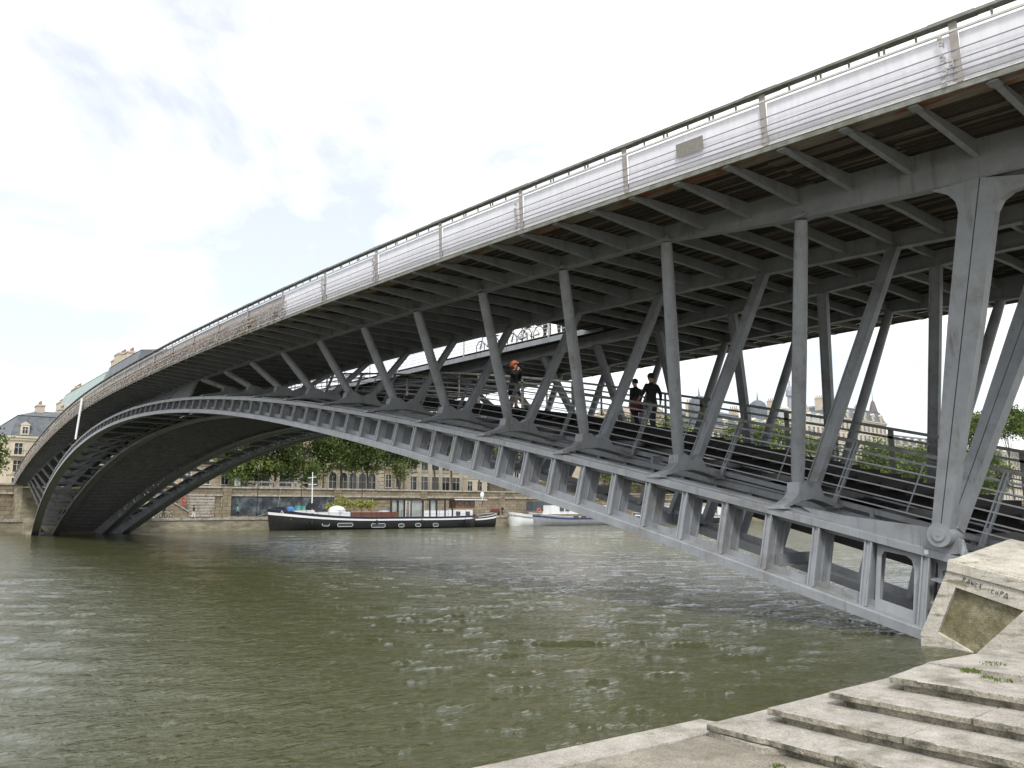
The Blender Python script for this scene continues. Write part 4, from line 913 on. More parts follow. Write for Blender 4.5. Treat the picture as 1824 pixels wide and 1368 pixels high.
for i in range(3):
    A = [(113.95, pol[i][0], pol[i][1]), (114.65, pol[i][0], pol[i][1]), (114.65, pol[i+1][0], pol[i+1][1]), (113.95, pol[i+1][0], pol[i+1][1])]; MB().prism(A, [(x, y, z+.2) for x, y, z in A]).build('coping', stone, qs)
for i in range(12):
    y0 = pol[2][0]+(pol[3][0]-pol[2][0])*i/12; z0 = pol[2][1]-.9+(1.82-pol[2][1]+.9)*i/12; MB().box(114.5, 116.2, y0, y0+.4, 1.8, z0).build('stair_step', stone, qs)
dd = PX(266, 917, 114.05); m = MB(); pts = [(-.75, 0), (.75, 0), (.75, 2.0)]+[(.75*math.cos(a_), 2.0+.55*math.sin(a_)) for a_ in np.linspace(0, math.pi, 9)[1:-1]]+[(-.75, 2.0)]
m.prism([(113.98, dd[1]+y, 1.83+z) for y, z in pts], [(114.2, dd[1]+y, 1.83+z) for y, z in pts]); m.build('arched_door', cream, qs)
# balustrade on the street edge by the pavilion
bs = thing('stone_balustrade', (118.3, 36, 6.2), 'low stone balustrade on the street edge under the plane trees', 'balustrade')
MB().box(118.1, 118.5, 29, 41.5, 7.25, 7.5).build('top_rail', stone, bs); MB().box(118.1, 118.5, 29, 41.5, 6.4, 6.6).build('base_rail', stone, bs)
for i in range(5): MB().box(118.05, 118.55, 29+i*3, 29.6+i*3, 6.4, 7.4).build('pier', stone, bs)
bs_ = PX(423, 858, 117.9); sgn = thing('street_sign', (117.9, bs_[1], 6.4), 'small pale green notice board beside the pavilion corner', 'sign')
MB().box(117.85, 117.95, bs_[1]-.45, bs_[1]+.45, 6.7, 7.9).build('board', mat('pale_green_board', (.45, .52, .45), .5, .2, 3), sgn); MB().box(117.96, 118.0, bs_[1]-.04, bs_[1]+.04, 6.3, 7.9).build('post', black_p, sgn)
def lamp(u, x, z0, z1, label):
    p = PX(u, 880, x); t_ = thing('street_lamp', (x, p[1], z0), label, 'street lamp', 'lamp posts on the far bank'); m = MB(); m.lathe((x, p[1], z0), [(.16, 0), (.14, .7), (.07, .9), (.055, z1-z0)], 8); m.build('post', black_p, t_); m = MB(); m.lathe((x, p[1], z1), [(.06, 0), (.13, .1), (.16, .4), (.08, .52), (.02, .65)], 8); m.build('lantern', mat('lantern_glass', (.12, .13, .13), .3, .1, 3), t_)
lamp(459, 113.5, 1.8, 9.2, 'dark green lamp post left of the barge bow'); lamp(537, 115, 1.8, 8.0, 'thin dark lamp post just left of the white mast'); lamp(645, 113.5, 1.8, 9.5, 'dark lamp post behind the yellow deck plants'); lamp(626, 118, 6.2, 12.5, 'dark lamp post on the street before the arched doors')
# ------------------------------------------------------------------ bicycles
tyre = mat('tyre_rubber', (.02, .02, .02), .8, .2, 10); bikeg = mat('bike_grey_paint', (.35, .36, .35), .4, .1, 6)
def ring(m, c, r, t_, n=20, ns=5):
    for i in range(n):
        a0, a1 = 2*math.pi*i/n, 2*math.pi*(i+1)/n; m.tube((c[0]+r*math.cos(a0), c[1], c[2]+r*math.sin(a0)), (c[0]+r*math.cos(a1), c[1], c[2]+r*math.sin(a1)), t_, n=ns)
def bike(loc, rz, label, group, fm, small=False, s=1.0):
    t_ = thing('bicycle', loc, label, 'bicycle', group); o = np.array(loc, float)
    A = lambda x, y, z: (o[0]+x, o[1]+y, o[2]+z)
    for x in (-.52, .52):
        m = MB(); ring(m, A(x, 0, .34), .32, .022, 14 if small else 24); w_ = m.build('wheel', tyre, t_)
        m = MB()
        for k in range(6 if small else 10): a_ = math.pi*k/(6 if small else 10); m.tube(A(x-.31*math.cos(a_), 0, .34-.31*math.sin(a_)), A(x+.31*math.cos(a_), 0, .34+.31*math.sin(a_)), .004, n=3)
        m.tube(A(x, -.04, .34), A(x, .04, .34), .03, n=8); m.build('spokes', bikeg, w_)
    m = MB(); bb = A(-.08, 0, .30); st_ = A(-.2, 0, .78); hd = A(.36, 0, .82); hb = A(.40, 0, .66)
    for a_, b_ in ((bb, st_), (st_, hd), (bb, hb), (hd, hb), (A(-.52, .03, .34), bb), (A(-.52, .03, .34), st_), (A(.52, .03, .34), hb), (A(-.52, -.03, .34), bb), (A(.52, -.03, .34), hb), (st_, A(-.23, 0, .92)), (hd, A(.33, 0, 1.0))): m.tube(a_, b_, .018, n=6)
    m.build('frame', fm, t_)
    m = MB(); m.prism([A(-.36, -.08, .92), A(-.36, .08, .92), A(-.1, .02, .93), A(-.1, -.02, .93)], [A(-.36, -.08, .97), A(-.36, .08, .97), A(-.1, .02, .96), A(-.1, -.02, .96)]); m.build('saddle', black_p, t_)
    m = MB(); m.tube(A(.33, -.27, 1.02), A(.33, .27, 1.02), .014, n=6)
    for s_ in (-1, 1): m.tube(A(.33, .27*s_, 1.02), A(.22, .3*s_, 1.03), .017, n=6)
    m.build('handlebar', black_p, t_)
    m = MB(); m.tube(A(-.08, -.08, .3), A(-.08, .08, .3), .02, n=6); m.bar(A(-.08, .08, .3), A(.02, .1, .17), .03, .02); m.bar(A(-.08, -.08, .3), A(-.18, -.1, .43), .03, .02); m.build('cranks', bikeg, t_)
    m = MB(); m.box(o[0]-.8, o[0]-.4, o[1]-.07, o[1]+.07, o[2]+.70, o[2]+.72); m.build('rack', black_p, t_)
    t_.rotation_euler.z = rz; t_.scale = (s, s, s); return t_
ordw = ('leftmost', 'second', 'third', 'fourth', 'fifth', 'sixth', 'seventh')
for i in range(7):
    p = PZ(246+i*9, 921, 1.83); bike((112.5, PX(246+i*9, 915, 112.5)[1], 1.83), math.radians(20), 'hire bicycle on the far quay, %s in the parked row from the left' % ordw[i], 'hire bicycles docked on the far quay', bikeg, True)
dz = lambda x, y: soff(x, y)+.09
for (u, v, lab) in ((868, 622, 'dark bicycle leaning on the opening railing behind a round strut'), (925, 606, 'bicycle parked in the middle of the far deck railing'), (945, 602, 'pale-framed bicycle at the far deck railing beside the maroon jacket')):
    q = PY(u, v, mir(2.35)); x = q[0]; bike((x, mir(2.35), dz(x, mir(2.35) if False else 2.35)), random.uniform(-.05, .05), lab, 'bicycles parked on the far half of the deck', mat('white_bike_paint', (.7, .7, .7), .4, .05, 5) if 'pale' in lab else black_p, s=1.12)
# ------------------------------------------------------------------ boats
blue_l = mat('navy_line_paint', (.03, .035, .14), .4, .2, 3); wood_r = mat('varnished_wood', (.15, .065, .035), .5, .3, 3); greyp = mat('grey_hull_paint', (.27, .28, .29), .5, .15, 1.5); redp = mat('red_paint', (.45, .05, .04), .5, .2, 3); bluep = mat('blue_tarp', (.05, .16, .36), .6, .2, 4); tealp = mat('teal_crate', (.08, .3, .28), .6, .1, 4); leafy = mat('shrub_leaf', (.20, .22, .04), .7, .5, 3)
def hull(par, x0, x1, y0, y1, zl, bw, mats, bow_left=True, ns=26, name='hull'):
    """zl(s)->sheer height; plan width full amidships, drawn in at both ends"""
    xc = (x0+x1)/2; hw = (x1-x0)/2; secs = []
    for i in range(ns+1):
        s = i/ns; e = min(s/.13, (1-s)/.10, 1.0); wv = hw*math.sin(e*math.pi/2)**.75 if e < 1 else hw; wv = max(wv, .12)
        z = zl(s); rake = (1-min(s/.08, 1))*.55; y = y0+(y1-y0)*s
        secs.append([(xc+k*wv*f, y+rake*(1-g_), -.5+(z+.5)*g_) for k, f, g_ in ((-1, .55, 0), (-1, .93, .3), (-1, 1, .62), (-1, 1.0, 1.0), (1, 1.0, 1.0), (1, 1, .62), (1, .93, .3), (1, .55, 0))])
    m = MB(); nrow = 8
    for r in secs: m.v += [tuple(q) for q in r]
    for i in range(ns):
        for j in range(7): m.f.append([i*8+j, i*8+j+1, (i+1)*8+j+1, (i+1)*8+j]); m.m.append(0)
    m.f.append(list(range(7, -1, -1))); m.m.append(0); m.f.append([ns*8+j for j in range(8)]); m.m.append(0)
    m.build(name, mats[0], par, smooth=True)
    m = MB()
    for i in range(ns):
        for sg, a_, b_ in ((-1, 3, 2), (1, 4, 5)):
            p0, p1, q0, q1 = np.array(secs[i][a_]), np.array(secs[i+1][a_]), np.array(secs[i][b_]), np.array(secs[i+1][b_]); off = np.array([sg*.06, 0, 0]); f0, f1 = .30, .58
            A = [p0+(q0-p0)*f0, p1+(q1-p1)*f0, p1+(q1-p1)*f1, p0+(q0-p0)*f1]; m.prism(A, [np.array(k)+off for k in A])
    m.build('rubbing_stripe', mats[1], par)
    m = MB()
    for i in range(ns):
        for sg, a_ in ((-1, 3), (1, 4)): m.tube(np.array(secs[i][a_])+(0, 0, .02), np.array(secs[i+1][a_])+(0, 0, .02), .05, n=5)
    m.build('gunwale', mats[2], par); return secs
B1 = thing('barge', (103, 46, 0), 'long black river barge with white stripe, deck plants and glazed saloon', 'barge')
h1 = hull(B1, 100.4, 105.4, 27.9, 64.4, lambda s: 1.75+1.25*max(0, 1-s/.45)**2+.3*max(0, (s-.75)/.25)**2, 0, (black_p, white_p, blue_l))
fx = 100.36
def port(y, z, w_, h_, nm='porthole', dx=0):
    m = MB(); n = 18; pts = []
    for i in range(n):
        a_ = 2*math.pi*i/n; ex_ = (w_-h_)/2*(1 if math.cos(a_) > 0 else -1); pts.append((ex_+h_/2*math.cos(a_), h_/2*math.sin(a_)))
    for i in range(n):
        a_, b_ = pts[i], pts[(i+1) % n]; m.tube((fx+dx, y+a_[0], z+a_[1]), (fx+dx, y+b_[0], z+b_[1]), .03, n=5)
    o = m.build(nm, white_p, B1); m = MB(); m.prism([(fx+dx+.0, y+a_, z+b_) for a_, b_ in pts], [(fx+dx+.08, y+a_, z+b_) for a_, b_ in pts]); m.build('pane', glass_m, o)
for (u, v, w_, h_) in ((540, 930, .6, .6), (581, 934, 1.15, .5), (615, 935, 2.5, .5), (674, 936, 2.4, .55), (715, 936, 1.0, .5), (745, 935, 1.0, .5), (776, 935, 1.0, .5)):
    p = PX(u, v, fx); port(p[1], p[2], w_, h_, dx=.25 if u < 560 else (.1 if u < 590 else 0))
m = MB(); m.box(100.8, 105, 30.5, 63.5, 1.5, 1.75); m.build('deck', wood_r, B1)
bx = lambda u0, v0, u1, v1, x0, x1: (lambda a_, b_: (x0, x1, a_[1], b_[1], b_[2], a_[2]))(PX(u0, v0, x0), PX(u1, v1, x0))
m = MB(); m.box(*bx(526, 909, 560, 918, 101.2, 104.6)); m.box(*bx(560, 912, 690, 924, 101.0, 104.8)); m.build('coaming', white_p, B1)
m = MB(); m.box(*bx(625, 912, 709, 921, 100.9, 104.7)); m.build('hatch_cover', wood_r, B1)
for (u0, u1) in ((546, 549), (555, 558)): MB().box(*bx(u0, 914, u1, 918, 101.1, 101.25)).build('port_light', glass_m, B1)
# glazed saloon: frame posts, glass panes, dark roof
sal = MB().box(*bx(684, 888, 810, 891, 100.9, 104.9)).build('saloon_roof', black_p, B1)
for u in (697, 709, 721, 732, 754, 766, 778, 793, 806): MB().box(*bx(u-1, 891, u+1, 921, 101.0, 101.15)).build('saloon_post', black_p, B1)
MB().box(*bx(753, 909, 806, 922, 101.05, 104.7)).build('saloon_panel', white_p, B1)
for (u0, u1) in ((698, 708), (710, 720), (733, 753), (767, 777)): MB().box(*bx(u0, 892, u1, 921, 101.2, 101.22)).build('saloon_glass', mat('saloon_glass', (.30, .32, .30), .1, .2, 1, .6), B1)
for u in (722, 730, 754): MB().box(*bx(u, 892, u+1.5, 921, 101.02, 101.1)).build('door_frame', white_p, B1)
m = MB(); m.box(*bx(801, 908, 842, 922, 101.2, 104.6)); m.build('wheelhouse', white_p, B1)
for u in (813, 830): MB().box(*bx(u, 911, u+7, 918, 101.1, 101.25)).build('wheelhouse_window', glass_m, B1)
# mast and gear
p = PX(556, 900, 103); m = MB(); m.tube((103, p[1], 2.3), (103, p[1]-.1, 8.4), .1, .07, 8); m.tube((103, p[1]-.7, 6.6), (103, p[1]+.6, 6.6), .05, n=5); m.tube((103, p[1]-.8, 7.5), (103, p[1]+.5, 7.7), .05, n=5); m.build('mast', white_p, B1)
p = PX(494, 898, 103); m = MB(); m.tube((103, p[1], 2.8), (103, p[1]+.5, 6.0), .03, n=5); m.build('jackstaff', greyp, B1)
m = MB(); q = [PX(548, 909, 102.5), PX(566, 903, 102.5), PX(562, 894, 102.5), PX(558, 896, 102.5)]; m.prism(q, [k+(1.6, 0, 0) for k in q]); m.build('anchor_winch_cover', black_p, B1)
m = MB(); m.box(*bx(489, 906, 511, 911, 102.2, 103.8)); m.box(*bx(495, 903, 509, 907, 102.5, 103.5)); m.build('windlass', black_p, B1)
# name in faded script at the bow
cu = bpy.data.curves.new('name_mark', 'FONT'); cu.body = 'Naldor'; cu.size = .75; cu.extrude = .01; cu.shear = .3; to = bpy.data.objects.new('name_mark', cu); COL.objects.link(to); bpy.context.view_layer.update()
def text_mesh(body, size, name, mt, parent, o, ex_, ey_, shear=0):
    cu = bpy.data.curves.new('t', 'FONT'); cu.body = body; cu.size = size; cu.extrude = .004; cu.shear = shear; ob = bpy.data.objects.new('t', cu); COL.objects.link(ob)
    me = bpy.data.meshes.new_from_object(ob.evaluated_get(bpy.context.evaluated_depsgraph_get())); bpy.data.objects.remove(ob)
    n = len(me.vertices); co = np.empty(n*3); me.vertices.foreach_get('co', co); co = co.reshape(-1, 3); ex_ = np.array(ex_, float); ex_ /= np.linalg.norm(ex_); ey_ = np.array(ey_, float); ey_ -= ex_*np.dot(ex_, ey_); ey_ /= np.linalg.norm(ey_)
    W_ = np.array(o)+co[:, :1]*ex_+co[:, 1:2]*ey_+co[:, 2:]*np.cross(ex_, ey_); W_ -= ORG[parent.name]; W_[:, 1] *= -1; me.vertices.foreach_set('co', W_.ravel()); me.materials.clear(); me.materials.append(mt); me.name = name; me.update()
    o2 = bpy.data.objects.new(name, me); COL.objects.link(o2); o2.parent = parent; return o2
bpy.data.objects.remove(to)
text_mesh('Naldor', .62, 'name_lettering', white_p, B1, PX(499, 914.5, 101.35), (0, 1, -.06), (0, 0, 1), .3)
for i in range(19):
    yy = 31+i*1.75; MB().bar((100.62, yy, 1.75+.9*max(0, 1-(yy-28)/16)**2), (100.62, yy, 2.75+.8*max(0, 1-(yy-28)/16)**2), .035, .035).build('stanchion', black_p, B1)
for h_ in (.5, .95):
    MB().sweep([(100.62, yy, 1.75+h_+.85*max(0, 1-(yy-28)/16)**2) for yy in np.linspace(31, 62.5, 20)], [(-.012, -.012), (-.012, .012), (.012, .012), (.012, -.012)]).build('guard_wire', greyp, B1)
for yy in (33.5, 44, 52, 60.5):
    m = MB(); m.lathe((100.25, yy, .75), [(.05, -.05), (.17, .08), (.17, .5), (.05, .62)], 10); m.tube((100.25, yy, 1.3), (100.5, yy, 1.9), .02, n=5); m.build('fender', tyre, B1)
m = MB(); m.sweep([(107.2, 24.0, 2.0), (104.5, 26.3, 1.75), (103, 28.6, 2.6)], [(-.03, -.03), (-.03, .03), (.03, .03), (.03, -.03)]); m.build('mooring_rope', greyp, B1)
# deck goods: each a thing of its own
def on(u, v, x): return PX(u, v, x)
def planter(u, v, x, r, h, label, n=90):
    p = on(u, v, x); t_ = thing('potted_plant', p, label, 'plant', 'potted plants on the barge deck'); MB().lathe(p, [(.22, 0), (.3, .45), (.3, .5)], 10).build('pot', pot_m, t_)
    V, k = leaf_mesh((0, 0, .5+h*.5), (r, r, h*.5), 14, n//6, .16, .22); me = bpy.data.meshes.new('foliage'); me.from_pydata([tuple(q) for q in V], [], [(i*4, i*4+1, i*4+2, i*4+3) for i in range(k)]); me.materials.append(leafy); o = bpy.data.objects.new('foliage', me); COL.objects.link(o); o.parent = t_
planter(606, 912, 103.4, .75, 2.0, 'yellow-green palm-like plant on the barge left of the bushes'); planter(587, 911, 103.0, .5, .6, 'small bright green plant on the barge foredeck')
for i, (u, lab) in enumerate(((614, 'yellowish bush beside the palm-like plant on the barge'), (632, 'leftmost of the wide yellow bushes on the barge roof'), (645, 'middle of the wide yellow bushes on the barge roof'), (658, 'rightmost wide yellow bush by the barge saloon'))): planter(u, 910, 103.6, .95, 1.0, lab, 170)
def crate(u, v, x, w_, h_, mt, nm, lab): p = on(u, v, x); m = MB(); m.box(x-.4, x+.4, p[1]-w_/2, p[1]+w_/2, p[2], p[2]+h_); m.box(x-.43, x+.43, p[1]-w_/2-.03, p[1]+w_/2+.03, p[2]+h_-.08, p[2]+h_); return m.build(nm, mt, loc=p, label=lab, cat=nm.split('_')[-1])
crate(530, 908.5, 102.4, .55, .62, tealp, 'deck_crate', 'square teal crate on the barge foredeck'); crate(540, 908.5, 102.4, .35, .55, tealp, 'deck_crate', 'narrow teal crate right of the square one')
p = on(518, 909, 102.4); m = MB(); m.lathe((p[0], p[1], p[2]-.1), [(.65, 0), (.6, .35), (.25, .6), (.05, .65)], 9); m.build('blue_tarpaulin', bluep, loc=p, label='crumpled blue tarpaulin at the barge bow', cat='tarpaulin')
p = on(600, 913, 102.2); m = MB(); m.lathe((p[0], p[1], p[2]), [(1.3, 0), (1.25, .45), (.95, .8), (.3, 1.0)], 14); m.build('covered_dinghy', whitec, loc=p, label='white and pink covered dinghy on the barge deck', cat='dinghy')
p = on(686, 912, 102.4); m = MB(); m.lathe((p[0], p[1], p[2]), [(1.1, 0), (1.1, .12), (.6, .28)], 10); m.build('folded_cover', mat('pale_blue_cover', (.4, .5, .62), .6, .1, 4), loc=p, label='pale blue folded cover on the wooden hatch', cat='cover')
# second boat behind, with red awning edge, and white barge to the right
B2 = thing('tugboat', (104, 65, 0), 'black tug with varnished cabin moored behind the long barge stern', 'boat')
hull(B2, 102.2, 106.2, 58.5, 69.2, lambda s: 1.6+.7*max(0, (s-.5)/.5)**2, 0, (black_p, white_p, white_p))
MB().box(*bx(808, 889, 868, 891, 102.8, 105.8)).build('canopy', white_p, B2); MB().box(*bx(812, 891, 846, 905, 103.4, 105.4)).build('cabin', wood_r, B2)
for u in (816, 828, 838): MB().box(*bx(u, 894, u+6, 900, 103.3, 103.45)).build('cabin_window', glass_m, B2)
p = PX(858, 902, 104); q = PX(882, 890, 104); m = MB(); m.tube(p, (104, p[1]+.3, q[2]-.1), .08, n=6); m.tube((104, p[1]+.3, q[2]-.1), q, .07, n=6); m.build('red_davit', redp, B2)
p = PX(859, 881, 103.5); m = MB(); m.lathe((103.5, p[1], p[2]-.45), [(.1, 0), (.3, .15), (.36, .45), (.28, .75), (.05, .9)], 10); m.tube((103.5, p[1], p[2]-1), (103.5, p[1], p[2]-.4), .05); m.build('radar_dome', white_p, B2)
B3 = thing('barge', (103, 86, 0), 'white and dark grey barge with blue line moored right of the tug', 'barge')
hull(B3, 101, 105.2, 76.5, 101, lambda s: 1.55+.75*max(0, 1-s/.4)**2, 0, (greyp, blue_l, white_p))
MB().box(*bx(982, 900, 1110, 915, 101.8, 104.8)).build('cabin', white_p, B3)
MB().box(*bx(950, 893, 990, 910, 104, 106)).build('dark_screen', mat('slate_screen', (.06, .07, .085), .6, .2, 2), B3)
for u in (998, 1008, 1026, 1040, 1052): MB().box(*bx(u, 902, u+7, 910, 101.65, 101.85)).build('cabin_window', glass_m, B3)
for u in (1022, 1036, 1050, 1064): MB().box(*bx(u, 919, u+9, 923, 100.9, 101.1)).build('port_light', glass_m, B3)
p = PX(960, 909, 101.4); m = MB(); 
for i in range(16):
    a0, a1 = 2*math.pi*i/16, 2*math.pi*(i+1)/16; m.tube((101.4, p[1]+.34*math.cos(a0), p[2]+.34*math.sin(a0)), (101.4, p[1]+.34*math.cos(a1), p[2]+.34*math.sin(a1)), .09, n=6)
m.build('life_ring', mat('orange_ring', (.7, .16, .05), .5, .1, 4), loc=p, label='orange life ring at the bow of the white barge', cat='life ring')
B4 = thing('barge', (104, 74.5, 0), 'pale grey barge bow showing left of the white barge', 'barge')
hull(B4, 102.6, 106.2, 73.0, 84, lambda s: 1.9+.5*max(0, 1-s/.4)**2, 0, (white_p, greyp, white_p))
B5 = thing('barge', (103, 122, 0), 'dark hulled barge with long white cabin seen through the rib bays', 'barge')
hull(B5, 100.8, 105.4, 104, 142, lambda s: 1.6+.6*max(0, 1-s/.3)**2, 0, (black_p, white_p, white_p)); MB().box(101.4, 104.9, 109, 139, 1.6, 3.9).build('cabin', white_p, B5); MB().box(101.1, 105.2, 108, 140, 3.9, 4.1).build('cabin_roof', pale_st, B5)
for i in range(10): inst('cabin_window', win(1.3, 1.0, True), B5, (101.4, 110.8+i*2.9, 2.0))
# ------------------------------------------------------------------ small things on the bridge
p = PN(xr_k(0)+.0, .5); a, b_ = PY(1205, 262, PN(2.6, .45)[1]-.06), PY(1252, 280, PN(2.6, .45)[1]-.06)
x0 = PY(1252, 262, -4.2)[0]; x1 = PY(1206, 262, -4.2)[0]; m = MB(); q = [PN(x1, .36), PN(x0, .36), PN(x0, .66), PN(x1, .66)]; q = [k-(0, .035, 0) for k in q]; m.prism(q, [k-(0, .008, 0) for k in q]); m.build('grey_cloth', mat('grey_cloth_net', (.22, .21, .19), .9, .2, 20), loc=q[0], label='square grey cloth tied on the white parapet sheet', cat='cloth')
def xat(u): 
    lo, hi = 20., 100.
    for _ in range(40):
        mid = (lo+hi)/2; d = PN(mid, .3)-C0; uu = 912+FPX*np.dot(d, RT)/np.dot(d, FW)
        if uu > u: lo = mid
        else: hi = mid
    return lo
xx = xat(149); q0 = PN(xx, .75)-(0, .12, 0); q1 = q0+np.array([.35, -.15, -3.05]); m = MB(); m.bar(q0, q1, .5, .05); m.build('white_banner', mat('white_banner_cloth', (.82, .82, .82), .7, .04, 5), loc=q0, label='narrow white banner board hanging below the distant parapet', cat='banner')
p = PY(1718, 1000, -.25); bt = thing('bottle', p, 'clear glass bottle left standing on the concrete pedestal by the pin', 'bottle')
gm = bpy.data.materials.new('clear_glass'); gm.use_nodes = True; gb = gm.node_tree.nodes['Principled BSDF']; gb.inputs['Transmission Weight'].default_value = .85; gb.inputs['Roughness'].default_value = .05; gb.inputs['Base Color'].default_value = (.9, .95, .95, 1)
MB().lathe(p, [(.055, 0), (.058, .02), (.058, .2), (.02, .29), (.018, .37), (.022, .375), (.022, .39)], 14).build('body', gm, bt, smooth=True); MB().lathe(p+(0, 0, .375), [(.025, 0), (.025, .04)], 12).build('cap', mat('bottle_cap', (.35, .28, .2), .4, .1, 5), bt)
ink = mat('marker_ink', (.03, .03, .035), .7, .2, 10)
# scrawls
pl = lambda u, v: PY(u, v, ribT(-.2)[1]+.29)
GL = {'p': [[(.1, -.3), (.15, .7)], [(.12, .6), (.5, .7), (.55, .3), (.15, .15)]], 'T': [[(0, .9), (.6, .95)], [(.32, .93), (.3, .0)]], 'C': [[(.6, .9), (.25, .95), (.05, .5), (.2, .05), (.6, .1)]],
      'F': [[(.05, -.1), (.08, 1)], [(.08, 1), (.5, .8)], [(.07, .6), (.45, .5)]], 'A': [[(0, 0), (.35, .9), (.65, 0)], [(.05, .15), (.6, .12)]], 'W': [[(0, .9), (.2, .1), (.35, .6), (.5, .05), (.7, .9)]], 'E': [[(.6, .95), (.1, .8), (.4, .5), (.05, .3), (.5, 0)]],
      '.': [[(.2, 0), (.3, .05)]], 'H': [[(.05, 0), (.1, .9)], [(.1, .5), (.5, .5)], [(.5, .9), (.5, 0)]], 'P': [[(.05, 0), (.1, .9)], [(.1, .9), (.5, .75), (.1, .45)]], 'o': [[(.3, .6), (.05, .35), (.3, .05), (.55, .35), (.3, .6)]], 'm': [[(0, 0), (.05, .6), (.25, .6), (.27, 0), (.3, .55), (.5, .6), (.55, 0)]],
      'z': [[(0, .6), (.5, .6), (.05, .05), (.6, .05)]], 'a': [[(.5, .55), (.1, .5), (.1, .05), (.45, .1), (.5, .55), (.55, 0)]], 'i': [[(.1, .6), (.1, 0)], [(.1, .85), (.12, .9)]], 'V': [[(0, .9), (.25, 0), (.6, .95)]], 'r': [[(.05, 0), (.08, .6)], [(.08, .4), (.4, .6)]], 'u': [[(0, .6), (.1, .05), (.4, .05), (.45, .6)]], ' ': []}
def scrawl(body, size, mt, parent, o, ex_, ey_, r=.0045):
    ex_ = np.array(ex_, float); ex_ /= np.linalg.norm(ex_); ey_ = np.array(ey_, float); ey_ -= ex_*np.dot(ex_, ey_); ey_ /= np.linalg.norm(ey_); o = np.array(o, float); m = MB(); c = 0
    for ch in body:
        dy = random.uniform(-.12, .12); k = random.uniform(.85, 1.15)
        for st_ in GL[ch]:
            pts = [o+ex_*size*(c+a*k+random.uniform(-.03, .03))+ey_*size*(b*k+dy) for a, b in st_]
            for a, b in zip(pts[:-1], pts[1:]): m.tube(a, b, r, n=5)
        c += .78
    return m.build('graffiti', mt, parent)
scrawl('pTC', .15, ink, br, rp(x8-.10, .74, .292), (-1, 0, .15), (0, 0, 1), .006)
a = PY(1714, 1036, PYD-.012); b_ = PY(1776, 1060, PYD-.012); scrawl('FAWCE .CHPA', .088, ink, pd, a, b_-a, (0, 0, 1), .0045)
tt = ribT(-.05); scrawl('mozaiV', .11, ink, br, tt+np.array([.12, 0, .176]), (-1, 0, -.28), (0, 1, 0), .005)
sp = mat('red_spray', (.5, .12, .10), .7, .2, 10); tt = ribT(6.1); scrawl('iz ru', .12, sp, br, tt+np.array([.3, .02, .176]), (-1, 0, -.25), (0, 1, 0), .008)
for x in (-.02, ): MB().box(x-.06, x+.03, ribB(x)[1]-.137, ribB(x)[1]-.12, ribB(x)[2]-.14, ribB(x)[2]-.06).build('survey_sticker', white_p, br)
x = .2; MB().box(x-.05, x+.03, ribT(x)[1]-.067, ribT(x)[1]-.055, ribT(x)[2]+.04, ribT(x)[2]+.13).build('survey_sticker', white_p, br)
